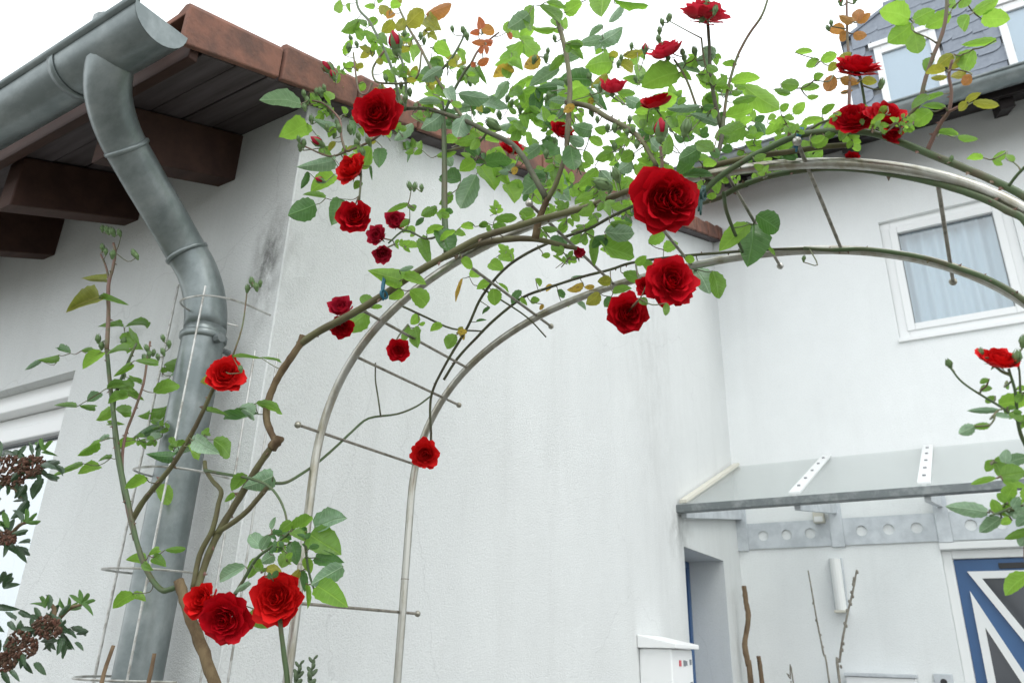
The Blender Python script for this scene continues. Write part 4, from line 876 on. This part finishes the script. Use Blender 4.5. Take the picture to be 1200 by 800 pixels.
T(480, 0, 6, '170 330 300 370 110 l;140 440 240 470 70 g;330 340 385 430 60 l;270 460 340 455 60 y;385 480 340 580 80 g;400 475 460 605 130 g;460 480 545 600 42 g;190 480 60 580 90 b;200 600 260 690 80 l;270 620 320 730 90 b;340 660 560 690 110 b;500 205 490 120 65 r;490 230 420 235 52 r;505 225 595 210 88 o;530 300 440 300 52 r;510 290 585 300 52 r;510 320 495 385 42 r;530 320 545 380 38 r;480 455 560 410 62 r;460 440 435 475 42 r;680 230 720 275 42 r;840 100 690 200 130 b;700 150 680 240 75 l;870 40 825 230 105 g;910 40 1090 160 85 g;960 15 1100 60 52 g;1025 200 860 205 52 l;1090 90 1200 20 110 l;790 290 630 470 105 l;800 290 900 380 125 l;735 490 585 545 98 Y;915 400 805 480 100 Y;870 545 750 590 52 l;690 570 600 710 85 b;1050 480 840 610 105 b;1040 440 1230 370 85 b;1080 390 980 500 72 g;1090 310 1220 320 62 g;870 630 790 760 115 l;720 640 800 660 85 g;890 620 1130 610 105 d;900 620 880 790 115 d;520 720 700 770 85 b;430 730 510 780 75 y;430 740 270 790 75 b;520 740 610 800 62 l;60 720 230 710 62 b;100 740 170 750 52 l;290 725 380 745 52 l;1020 660 960 760 100 d;1060 700 1000 790 90 g')
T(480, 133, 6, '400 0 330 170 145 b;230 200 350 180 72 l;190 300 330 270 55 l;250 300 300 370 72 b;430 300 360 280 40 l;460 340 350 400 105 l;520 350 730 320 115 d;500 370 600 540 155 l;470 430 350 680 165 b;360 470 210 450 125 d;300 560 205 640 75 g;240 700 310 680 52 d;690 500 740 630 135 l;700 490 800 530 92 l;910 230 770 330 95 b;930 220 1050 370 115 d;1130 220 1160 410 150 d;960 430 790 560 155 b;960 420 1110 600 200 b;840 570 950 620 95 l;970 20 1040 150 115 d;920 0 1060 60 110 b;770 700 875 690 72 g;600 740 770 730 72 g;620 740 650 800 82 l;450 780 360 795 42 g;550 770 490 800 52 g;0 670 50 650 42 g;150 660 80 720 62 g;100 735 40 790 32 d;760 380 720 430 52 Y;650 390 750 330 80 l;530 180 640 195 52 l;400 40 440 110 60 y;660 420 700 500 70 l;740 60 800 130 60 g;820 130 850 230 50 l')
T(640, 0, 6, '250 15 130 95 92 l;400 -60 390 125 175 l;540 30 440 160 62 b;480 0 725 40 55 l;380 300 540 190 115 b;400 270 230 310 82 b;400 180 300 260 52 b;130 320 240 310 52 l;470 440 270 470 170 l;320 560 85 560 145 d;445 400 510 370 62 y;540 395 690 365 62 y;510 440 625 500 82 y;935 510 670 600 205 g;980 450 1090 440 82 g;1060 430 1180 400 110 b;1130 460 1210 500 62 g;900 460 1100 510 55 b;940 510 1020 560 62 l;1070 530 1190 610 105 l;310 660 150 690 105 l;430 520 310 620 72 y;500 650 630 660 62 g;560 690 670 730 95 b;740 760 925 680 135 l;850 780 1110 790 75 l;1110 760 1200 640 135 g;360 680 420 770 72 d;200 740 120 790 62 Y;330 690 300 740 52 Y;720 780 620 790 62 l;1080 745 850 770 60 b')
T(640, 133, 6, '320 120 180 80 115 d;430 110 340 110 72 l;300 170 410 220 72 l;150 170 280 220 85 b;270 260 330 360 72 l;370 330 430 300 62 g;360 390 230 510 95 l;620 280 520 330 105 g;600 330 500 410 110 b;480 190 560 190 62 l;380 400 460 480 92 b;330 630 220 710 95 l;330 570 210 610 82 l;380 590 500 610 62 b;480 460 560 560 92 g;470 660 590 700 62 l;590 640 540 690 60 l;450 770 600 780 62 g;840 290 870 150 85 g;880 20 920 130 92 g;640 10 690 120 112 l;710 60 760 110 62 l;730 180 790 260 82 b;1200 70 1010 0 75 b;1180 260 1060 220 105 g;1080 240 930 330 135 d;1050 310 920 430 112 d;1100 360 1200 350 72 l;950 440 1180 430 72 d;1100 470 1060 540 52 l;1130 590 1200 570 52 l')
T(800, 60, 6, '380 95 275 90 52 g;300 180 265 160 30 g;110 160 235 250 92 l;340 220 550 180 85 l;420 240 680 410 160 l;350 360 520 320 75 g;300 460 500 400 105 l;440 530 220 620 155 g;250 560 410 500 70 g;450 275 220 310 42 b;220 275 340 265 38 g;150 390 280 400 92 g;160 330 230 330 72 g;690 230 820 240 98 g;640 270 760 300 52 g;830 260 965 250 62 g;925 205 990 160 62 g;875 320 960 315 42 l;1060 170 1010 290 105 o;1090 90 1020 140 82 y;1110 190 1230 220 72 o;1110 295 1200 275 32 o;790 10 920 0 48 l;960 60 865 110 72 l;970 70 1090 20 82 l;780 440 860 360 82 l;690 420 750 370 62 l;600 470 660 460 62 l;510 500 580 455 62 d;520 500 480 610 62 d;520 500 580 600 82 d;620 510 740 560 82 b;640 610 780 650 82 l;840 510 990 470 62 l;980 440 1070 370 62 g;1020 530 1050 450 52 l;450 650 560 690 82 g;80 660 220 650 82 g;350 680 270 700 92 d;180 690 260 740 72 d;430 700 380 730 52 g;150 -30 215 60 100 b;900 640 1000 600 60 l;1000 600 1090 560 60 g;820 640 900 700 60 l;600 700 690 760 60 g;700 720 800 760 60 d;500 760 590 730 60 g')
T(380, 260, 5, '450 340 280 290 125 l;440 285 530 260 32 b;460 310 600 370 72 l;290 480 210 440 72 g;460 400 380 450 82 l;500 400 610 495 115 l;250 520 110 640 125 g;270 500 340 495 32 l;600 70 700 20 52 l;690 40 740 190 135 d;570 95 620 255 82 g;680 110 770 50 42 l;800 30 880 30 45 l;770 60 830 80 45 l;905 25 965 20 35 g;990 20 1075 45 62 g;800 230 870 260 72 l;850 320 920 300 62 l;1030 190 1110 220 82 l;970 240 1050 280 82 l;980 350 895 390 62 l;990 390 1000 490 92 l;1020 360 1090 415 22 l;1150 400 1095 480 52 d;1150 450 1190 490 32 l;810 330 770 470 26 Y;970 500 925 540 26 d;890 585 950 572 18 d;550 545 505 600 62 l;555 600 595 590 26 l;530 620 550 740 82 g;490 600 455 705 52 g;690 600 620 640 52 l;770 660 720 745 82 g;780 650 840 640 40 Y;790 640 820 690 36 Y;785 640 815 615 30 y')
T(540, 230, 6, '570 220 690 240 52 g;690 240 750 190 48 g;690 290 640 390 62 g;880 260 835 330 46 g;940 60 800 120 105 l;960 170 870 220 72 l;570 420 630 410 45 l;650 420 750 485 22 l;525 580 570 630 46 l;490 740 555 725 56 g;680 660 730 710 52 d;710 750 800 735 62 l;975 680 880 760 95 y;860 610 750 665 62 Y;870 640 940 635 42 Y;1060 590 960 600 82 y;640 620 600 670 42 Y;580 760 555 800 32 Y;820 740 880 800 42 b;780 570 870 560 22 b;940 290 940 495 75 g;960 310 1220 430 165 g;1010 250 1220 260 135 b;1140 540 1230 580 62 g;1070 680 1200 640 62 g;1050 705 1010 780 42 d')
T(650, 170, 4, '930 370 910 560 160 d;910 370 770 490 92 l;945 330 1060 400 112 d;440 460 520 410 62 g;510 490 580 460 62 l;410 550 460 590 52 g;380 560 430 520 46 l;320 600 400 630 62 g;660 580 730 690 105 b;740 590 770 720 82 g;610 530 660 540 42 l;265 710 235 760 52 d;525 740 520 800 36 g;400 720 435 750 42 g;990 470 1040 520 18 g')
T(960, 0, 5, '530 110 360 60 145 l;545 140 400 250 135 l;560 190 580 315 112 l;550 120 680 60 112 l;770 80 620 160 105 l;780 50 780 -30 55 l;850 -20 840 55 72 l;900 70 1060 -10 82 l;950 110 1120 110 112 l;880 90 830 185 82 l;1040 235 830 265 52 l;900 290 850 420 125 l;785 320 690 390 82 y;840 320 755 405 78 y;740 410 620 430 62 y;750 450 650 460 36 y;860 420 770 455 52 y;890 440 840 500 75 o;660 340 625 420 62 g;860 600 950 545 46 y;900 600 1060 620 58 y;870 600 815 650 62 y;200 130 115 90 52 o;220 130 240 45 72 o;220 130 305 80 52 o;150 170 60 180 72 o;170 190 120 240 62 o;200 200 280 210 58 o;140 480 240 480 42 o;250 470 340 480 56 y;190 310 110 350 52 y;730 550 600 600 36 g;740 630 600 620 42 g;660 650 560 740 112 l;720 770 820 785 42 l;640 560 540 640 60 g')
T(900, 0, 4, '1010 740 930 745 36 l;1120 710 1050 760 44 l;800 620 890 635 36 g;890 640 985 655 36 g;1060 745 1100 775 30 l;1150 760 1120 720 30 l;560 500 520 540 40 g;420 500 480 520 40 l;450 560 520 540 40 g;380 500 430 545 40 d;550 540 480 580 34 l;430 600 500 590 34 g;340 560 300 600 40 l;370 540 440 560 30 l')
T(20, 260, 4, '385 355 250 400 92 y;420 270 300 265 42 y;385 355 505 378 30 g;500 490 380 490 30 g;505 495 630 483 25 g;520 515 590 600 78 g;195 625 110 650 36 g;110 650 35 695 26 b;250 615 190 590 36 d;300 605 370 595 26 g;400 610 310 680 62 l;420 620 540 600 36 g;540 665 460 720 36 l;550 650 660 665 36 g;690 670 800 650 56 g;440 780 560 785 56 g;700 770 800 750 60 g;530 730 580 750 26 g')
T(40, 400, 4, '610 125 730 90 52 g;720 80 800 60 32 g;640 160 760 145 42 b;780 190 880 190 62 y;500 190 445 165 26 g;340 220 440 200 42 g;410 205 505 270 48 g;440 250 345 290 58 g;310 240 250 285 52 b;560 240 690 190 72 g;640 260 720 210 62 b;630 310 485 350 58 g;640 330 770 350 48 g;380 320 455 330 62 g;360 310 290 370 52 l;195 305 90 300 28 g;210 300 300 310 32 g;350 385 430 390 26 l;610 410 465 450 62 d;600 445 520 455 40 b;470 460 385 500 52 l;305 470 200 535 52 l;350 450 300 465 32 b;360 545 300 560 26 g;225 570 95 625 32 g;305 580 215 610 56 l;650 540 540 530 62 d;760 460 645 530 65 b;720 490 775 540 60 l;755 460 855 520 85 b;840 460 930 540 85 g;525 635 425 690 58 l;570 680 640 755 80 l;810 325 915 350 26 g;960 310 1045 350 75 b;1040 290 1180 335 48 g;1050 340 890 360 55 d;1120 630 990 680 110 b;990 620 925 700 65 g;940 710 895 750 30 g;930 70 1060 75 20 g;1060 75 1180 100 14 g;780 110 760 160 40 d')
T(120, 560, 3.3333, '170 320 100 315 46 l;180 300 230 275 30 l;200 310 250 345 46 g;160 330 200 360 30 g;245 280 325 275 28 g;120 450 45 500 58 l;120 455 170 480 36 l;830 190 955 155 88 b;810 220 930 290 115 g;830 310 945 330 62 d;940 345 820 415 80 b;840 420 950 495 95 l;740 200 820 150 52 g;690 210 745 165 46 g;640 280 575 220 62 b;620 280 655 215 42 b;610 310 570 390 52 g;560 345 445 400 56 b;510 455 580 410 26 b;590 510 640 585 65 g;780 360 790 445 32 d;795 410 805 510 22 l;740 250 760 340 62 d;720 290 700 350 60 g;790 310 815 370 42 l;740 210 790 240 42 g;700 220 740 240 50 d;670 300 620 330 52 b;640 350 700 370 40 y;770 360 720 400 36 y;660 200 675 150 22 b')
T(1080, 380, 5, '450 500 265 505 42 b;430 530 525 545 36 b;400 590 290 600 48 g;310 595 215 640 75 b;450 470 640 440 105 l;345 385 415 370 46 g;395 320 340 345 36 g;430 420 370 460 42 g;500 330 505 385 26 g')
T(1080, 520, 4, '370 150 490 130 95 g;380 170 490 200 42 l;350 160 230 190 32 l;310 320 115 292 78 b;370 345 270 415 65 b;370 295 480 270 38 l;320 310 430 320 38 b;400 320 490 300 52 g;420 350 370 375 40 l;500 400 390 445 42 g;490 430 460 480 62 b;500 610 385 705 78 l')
# smaller leaves that fill the thick of the growth, a little behind the ones above
def fill(R, poly, n_, lo, hi, kinds, dy=(.0, .22)):
    xs_ = [p[0] for p in poly]; ys_ = [p[1] for p in poly]; k = 0
    while k < n_:
        x, y = rnd.uniform(min(xs_), max(xs_)), rnd.uniform(min(ys_), max(ys_)); ins = False; j = len(poly) - 1
        for i in range(len(poly)):
            (xi, yi), (xj, yj) = poly[i], poly[j]
            if (yi > y) != (yj > y) and x < (xj - xi) * (y - yi) / (yj - yi) + xi: ins = not ins
            j = i
        if not ins: continue
        # a compound leaf: three or five leaflets on one stalk
        a = rnd.uniform(0, 6.28); L = rnd.uniform(lo, hi); c = rnd.choice(kinds); dY = rnd.uniform(*dy)
        ca, sa = math.cos(a), math.sin(a) * .8
        R.leaf(x, y, x + ca * L, y + sa * L, L * .62, c, dY)
        for q in range(rnd.choice((1, 1, 2))):
            bx, by = x - ca * L * (.12 + .55 * q), y - sa * L * (.12 + .55 * q)
            for sg in (-1, 1):
                t = a + sg * rnd.uniform(.8, 1.15); l2 = L * rnd.uniform(.6, .85)
                R.leaf(bx, by, bx + math.cos(t) * l2, by + math.sin(t) * l2 * .85, l2 * .62, c, dY + rnd.uniform(-.01, .01))
        k += 1
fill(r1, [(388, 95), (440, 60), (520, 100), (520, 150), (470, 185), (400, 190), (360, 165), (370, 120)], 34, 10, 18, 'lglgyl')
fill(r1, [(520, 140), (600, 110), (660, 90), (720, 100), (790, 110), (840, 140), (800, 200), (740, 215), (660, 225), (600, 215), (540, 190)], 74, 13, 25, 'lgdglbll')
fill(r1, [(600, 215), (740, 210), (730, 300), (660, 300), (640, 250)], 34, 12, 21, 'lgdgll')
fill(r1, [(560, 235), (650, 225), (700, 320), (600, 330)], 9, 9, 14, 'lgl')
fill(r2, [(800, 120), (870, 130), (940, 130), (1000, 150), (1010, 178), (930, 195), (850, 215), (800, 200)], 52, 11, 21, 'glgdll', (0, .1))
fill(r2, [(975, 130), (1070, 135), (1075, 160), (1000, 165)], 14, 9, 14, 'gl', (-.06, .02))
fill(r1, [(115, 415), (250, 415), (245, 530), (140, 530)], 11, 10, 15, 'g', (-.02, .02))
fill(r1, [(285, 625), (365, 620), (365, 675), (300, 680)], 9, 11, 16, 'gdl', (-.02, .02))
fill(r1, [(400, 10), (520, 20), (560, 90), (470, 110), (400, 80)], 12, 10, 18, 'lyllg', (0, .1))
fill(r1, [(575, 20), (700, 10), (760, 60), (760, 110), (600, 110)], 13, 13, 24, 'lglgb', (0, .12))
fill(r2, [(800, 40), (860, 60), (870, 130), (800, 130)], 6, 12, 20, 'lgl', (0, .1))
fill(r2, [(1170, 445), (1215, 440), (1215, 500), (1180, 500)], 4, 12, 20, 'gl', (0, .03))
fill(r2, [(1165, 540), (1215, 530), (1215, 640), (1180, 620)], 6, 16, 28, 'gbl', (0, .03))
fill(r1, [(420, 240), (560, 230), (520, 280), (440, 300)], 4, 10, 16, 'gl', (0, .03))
# blooms: x, y, diameter, Y, axis (right, up, towards the viewer), opened ring, material
F1 = [(440, 131, 60, 1.00, (-.10, .05, 1)), (410, 197, 44, 1.02, (-.5, .35, .7), 5, 'petal_bright'), (415, 253, 42, 1.01, (.05, .15, 1), 5), (463, 258, 24, 1.02, (.3, .3, .8), 4, 'petal_old'), (441, 276, 24, 1.03, (-.3, .1, .8), 4, 'petal_old'),
      (448, 297, 22, 1.03, (.2, -.4, .8), 4, 'petal_old'), (400, 360, 27, 1.02, (0, .5, .7), 4, 'petal_old'), (400, 383, 29, 1.03, (.2, -.3, .7), 5), (467, 410, 28, 1.04, (.1, .1, 1), 5), (498, 533, 36, 1.33, (.05, .05, 1), 6, 'petal_bright'), (265, 436, 46, .93, (.35, .5, .75), 6, 'petal_bright'),
      (236, 702, 44, .93, (-.2, .5, .8), 5, 'petal_bright'), (261, 727, 62, .91, (.05, .1, 1)), (323, 700, 62, .915, (.05, .35, .9), 6, 'petal_bright'), (779, 232, 86, .97, (.02, .06, 1)), (788, 328, 66, .98, (.1, .25, .95)), (757, 335, 24, .985, (-.5, .2, .7), 4), (736, 367, 50, .985, (0, .1, 1)),
      (780, 58, 44, 1.08, (-.35, .8, .35), 5, 'petal_hazy'), (719, 101, 30, 1.1, (.1, .9, .3), 4, 'petal_hazy'), (768, 117, 40, 1.12, (-.2, .9, .3), 5), (600, 172, 28, 1.14, (.2, .6, .6), 5), (659, 152, 30, 1.14, (.2, .6, .6), 5), (678, 297, 13, 1.15, (0, .5, .7), 3, 'petal_old')]
F2 = [(825, 10, 60, 1.06, (.1, .85, .2), 6, 'petal_hazy'), (1006, 74, 54, .98, (.05, .85, .5)), (1000, 135, 48, 1.0, (-.3, .5, .7)), (1043, 133, 52, 1.0, (.25, .6, .7)), (1045, 154, 30, 1.03, (.2, .2, .8), 5), (998, 186, 16, 1.10, (0, .3, .8), 4), (1170, 418, 46, .93, (-.05, .9, .45), 5, 'petal_bright')]
for f in F1: r1.flowers.append(list(f))
for f in F2: r2.flowers.append(list(f))
B1 = [(463, 50, 30, 1.05, (-.2, 1, .2), True), (774, 152, 30, .99, (0, 1, .15), True), (385, 80, 22, 1.05, (-.6, .7, .3), True), (372, 166, 20, 1.02, (-.6, .4, .4), True), (375, 211, 14, 1.03, (-.6, .2, .5), True), (390, 88, 14, 1.04, (-.3, .8, .2), True), (578, 146, 22, 1.1, (-.8, .5, .3)), (704, 102, 12, 1.1, (0, .8, .2)), (706, 216, 26, 1.0, (-.9, .3, .3)), (722, 205, 20, 1.0, (-.4, .8, .3)), (756, 57, 14, 1.1, (0, 1, .1), True), (804, 150, 22, 1.02, (.2, 1, .2))]
for q in ((411, 45), (418, 52), (409, 56), (429, 57), (437, 62), (474, 40), (493, 42), (497, 48), (388, 98), (380, 103), (393, 100), (356, 110), (360, 118), (357, 126), (371, 108), (388, 117), (350, 163), (356, 168), (352, 172), (362, 155), (390, 135), (395, 145), (392, 158), (410, 152), (420, 160), (418, 168), (397, 150), (466, 112), (475, 115), (480, 108), (470, 122), (487, 125), (530, 34), (543, 36), (547, 42), (480, 218), (486, 219), (494, 220), (595, 115), (600, 121), (632, 110), (640, 116), (643, 112), (642, 60), (640, 68), (650, 45), (720, 150), (735, 155), (742, 152), (748, 160), (733, 165), (700, 140), (728, 68), (725, 75), (740, 54), (776, 26), (783, 22), (773, 36), (772, 46), (775, 55), (745, 93), (550, 96), (802, 68), (814, 60), (800, 62),
          (120, 268), (126, 270), (132, 272), (140, 273), (120, 290), (124, 295), (132, 298), (157, 297), (160, 300), (115, 397), (119, 405), (145, 400), (191, 396), (198, 403), (172, 408), (175, 415), (180, 413), (185, 418), (170, 420), (191, 412), (145, 440), (295, 330), (300, 336), (290, 338), (305, 332), (282, 432), (240, 430), (383, 150), (386, 128), (401, 120), (414, 140), (425, 178), (432, 166), (365, 140), (376, 108), (404, 98), (452, 92), (446, 105), (470, 100), (693, 132), (712, 150), (728, 148), (738, 140), (746, 170), (720, 172), (690, 220), (697, 208), (715, 222), (650, 165), (640, 180), (585, 135), (610, 128), (664, 95), (626, 70), (690, 90)):
    B1.append((q[0], q[1], rnd.uniform(8.5, 12), None, (rnd.uniform(-.4, .3), 1, .2)))
B2 = [(1112, 426, 14, .93, (-.5, .7, .3)), (1149, 413, 12, .93, (-.1, 1, .2)), (1192, 418, 18, .93, (-.1, 1, .2)), (1199, 400, 16, .93, (0, 1, .2)), (1033, 98, 13, 1.0, (.1, 1, .1)), (974, 27, 8, 1.05, (-.2, 1, .1)), (970, 33, 8, 1.05, (-.5, 1, .1)), (985, 2, 10, 1.05, (0, 1, 0), True), (1002, 0, 10, 1.05, (.3, 1, 0), True), (942, 303, 8, 1.2, (0, 1, .3)), (1115, 186, 8, 1.0, (0, 1, .3)), (828, 5, 14, 1.04, (0, 1, .2)), (838, 12, 12, 1.04, (.2, 1, .2)), (785, 20, 10, 1.08, (0, 1, 0))]
for b in B1: r1.buds.append(list(b))
for b in B2: r2.buds.append(list(b))
r1.finish(); r2.finish()

# ------------------------------------------------------------------ ties that hold the canes
def tie(x0, y0, x1, y1, Y, mt, label, loop):
    a, b = px(x0, y0, Y), px(x1, y1, Y); o = MB()
    d = (b - a).normalized(); s = d.cross((O - a).normalized()).normalized(); r = .009
    c = px(*loop, Y)
    o.tube([c + Vector((0, .010 * math.cos(t), 0)) + d * 0 + Vector((0, 0, .0)) + s.cross(Vector((0, 1, 0))).normalized() * .008 * math.sin(t) for t in [2 * math.pi * i / 16 for i in range(17)]], .0022, 6, smooth=1)
    o.tube([a, a.lerp(b, .5) + s * .002, b], [.0022, .0028, .0016], 6)
    o.tube([a + s * .003, a.lerp(b, .45) + s * .0045, b - d * .006 + s * .004], [.0018, .0024, .0014], 6)
    t = o.build('plant_tie', M[mt], smooth=True); t['label'] = label; t['category'] = 'plant tie'; t['group'] = 'plant ties on the rose canes'
tie(452, 322, 449, 352, .985, 'tie', 'blue plastic tie round the left bow of the arch, near a cluster of fading roses', (450, 345))
tie(941, 150, 933, 178, 1.045, 'tie', 'blue plastic tie round the green cane at the top of the arch', (937, 160))
tie(826, 218, 821, 252, .985, 'tie_green', 'dark green plastic tie hanging beside the largest red bloom', (824, 228))

# ------------------------------------------------------------------ shrub at the left edge
sh = thing('flowering_shrub', 'dark leaved evergreen shrub with brown dry flower heads at the left edge', 'shrub', (-2.3, .55, 0))
def shrub():
    Ys = .72; leaves = []; heads = MB(); spots = [((12, 552), 46, 26, 1), ((38, 545), 30, 18, 1), ((10, 588), 26, 10, 0), ((8, 630), 22, 12, 1), ((55, 735), 34, 20, 1), ((75, 742), 26, 12, 0), ((25, 755), 40, 16, 1), ((5, 775), 28, 14, 1), ((-10, 700), 40, 12, 0)]
    for (a, b) in (((-60, 640), (12, 552)), ((12, 552), (50, 535)), ((-60, 660), (8, 630)), ((-60, 830), (25, 757)), ((25, 757), (60, 735)), ((60, 735), (95, 708)), ((-60, 830), (5, 775)), ((8, 632), (32, 612)), ((-60, 830), (-10, 700)), ((10, 570), (30, 590)), ((60, 735), (52, 705))):
        p, q = px(*a, Ys), px(*b, Ys); MB().tube([p, p.lerp(q, .5) + Vector((0, rnd.uniform(-.01, .01), .01)), q], [.0045, .0035, .002], 6).build('branch', M['bark'], sh, smooth=True)
    for x0 in (-60, -70, -55):
        p = px(x0, rnd.choice((650, 830)), Ys); MB().tube([V3(-2.3 + rnd.uniform(-.1, .1), .6, 0), p.lerp(V3(-2.3, .6, 0), .5), p], [.012, .008, .005], 8).build('branch', M['bark'], sh, smooth=True)
    for (c, rad, nh, red) in spots:
        for i in range(nh * (13 if red else 0)):
            a = rnd.uniform(0, 6.28); r = rad * .5 * math.sqrt(rnd.random()); p = px(c[0] + r * math.cos(a), c[1] + r * .8 * math.sin(a), Ys - .02 + rnd.uniform(-.03, .03)); heads.ball(p, rnd.uniform(.0012, .0030), 4, 3, sz=rnd.uniform(.8, 2), ax=(rnd.uniform(-1, 1), rnd.uniform(-1, 1), 1))
        for i in range(int(nh * .85)):
            a = rnd.uniform(0, 6.28); r = rad * rnd.uniform(.2, .7); L = rnd.uniform(13, 22); t = a + rnd.uniform(-.7, .7); bx, by = c[0] + r * math.cos(a), c[1] + r * .9 * math.sin(a)
            leaves.append((bx, by, bx + L * math.cos(t), by + L * math.sin(t), L * .42, 'v'))
    for (bx, by, L, ks) in ((52, 528, 17, (-100, -60, -140, 15)), (30, 612, 18, (-85, -45, -130, 0)), (52, 712, 16, (-110, -70, -160)), (78, 715, 17, (-120, -80, -40, -15)), (95, 708, 18, (-140, -95, -50, -15, 40)), (10, 618, 22, (-150, -110))):
        for k_ in ks:
            t = math.radians(k_ + rnd.uniform(-8, 8)); leaves.append((bx, by, bx + L * math.cos(t), by + L * math.sin(t), L * .36, 'vy'))
    leaves += [(32, 585, 14, 608, 14, 'v'), (50, 560, 38, 585, 14, 'v'), (48, 545, 66, 548, 9, 'v'), (18, 640, 32, 660, 9, 'v'), (82, 735, 100, 745, 9, 'v')]
    for (bx, by, tx, ty, w_, c) in leaves:
        Y = Ys + rnd.uniform(-.05, .03); b = px(bx, by, Y); ln = math.hypot(tx - bx, ty - by) * mpp(b); t = px(tx, ty, Y + rnd.uniform(-.4, .4) * ln); a = t - b; ln = a.length; a.normalize()
        s_ = Quaternion(a, rnd.uniform(-.7, .7)) @ a.cross((O - b).normalized()).normalized(); nn = s_.cross(a)
        if nn.z < 0: nn = -nn; s_ = -s_
        mm = Matrix.Identity(4); wd = w_ * mpp(b)
        for q in range(3): mm[q][0] = s_[q] * wd; mm[q][1] = a[q] * ln; mm[q][2] = nn[q] * ln * .7
        mm.translation = b - W[sh]; o = bpy.data.objects.new('leaf', leaf_data(rnd.randrange(6), c)); col.objects.link(o); o.parent = sh; o.matrix_local = mm
    h = heads.build('flower_head', M['berry'], sh, smooth=True); h['kind'] = 'stuff'
shrub()

# ------------------------------------------------------------------ dry sticks and bare twigs before the door wall, herb tips by the arch foot
def stick(name, label, cat, pts, r0, r1_, mt, Y, nod=0, group=None):
    P = [px(x, y, Y) for x, y in pts]; P.append(V3(P[-1].x + .02, Y, 0)); n_ = len(P); o = MB().tube(P, [r1_ + (r0 - r1_) * i / (n_ - 1) for i in range(n_)], 8, bumps=.14, smooth=5)
    for i in range(nod):
        k = rnd.randrange(n_ - 2); p = P[k].lerp(P[k + 1], rnd.random()); o.ball(p + V3(rnd.choice((-1, 1)) * r0 * .9, 0, 0), r0 * .9, 6, 4, sz=1.6)
    t = o.build(name, M[mt], smooth=True); t['label'] = label; t['category'] = cat
    if group: t['group'] = group
stick('dry_stick', 'tall bent brown dry stick leaning by the white wall corner under the canopy', 'stick', [(872, 686), (874, 705), (877, 725), (873, 755), (877, 780), (880, 800)], .019, .016, 'drywood', 5.25, 0)
stick('dry_stick', 'short straight brown stick right beside the tall bent stick', 'stick', [(889, 768), (891, 785), (893, 800)], .014, .013, 'drywood', 5.22)
stick('bare_twig', 'thin smooth bare twig standing left of the slim wall lamp', 'twig', [(947, 668), (951, 690), (957, 725), (965, 765), (972, 800)], .006, .004, 'drytwig', 5.2, 4)
stick('bare_twig', 'knobbly bare twig with buds rising in front of the slim wall lamp', 'twig', [(1004, 667), (1000, 690), (994, 715), (988, 745), (984, 775), (984, 800)], .008, .005, 'drytwig', 5.1, 16)
stick('bare_twig', 'low short bare twig between the two knobbly stems by the letterbox', 'twig', [(922, 788), (926, 795), (930, 802)], .005, .003, 'drytwig', 5.1, 2)
def herb(x, y0, y1, lab):
    t = thing('herb_spike', lab, 'plant', px(x, y1, .95) * 1.0); t.location.z = 0; W[t] = Vector(t.location)
    p, q = px(x - 3, y1, .95), px(x + 1, y0, .95); MB().tube([V3(p.x, p.y, 0), p, q], [.003, .002, .0012], 6, smooth=1).build('stem', M['spike'], t)
    for i in range(9):
        c = p.lerp(q, i / 8.2); d = (q - p).normalized(); a = i * 2.4; s = Vector((math.cos(a), math.sin(a) * .6, .9)).normalized(); MB().ball(c + s * .006, .0042 - .00025 * i, 6, 5, sz=2.3, ax=s).build('floret', M['spike'], t, smooth=True)
herb(350, 778, 803, 'left of two small green herb tips at the foot of the arch')
herb(366, 772, 803, 'taller right one of two green herb tips at the foot of the arch')
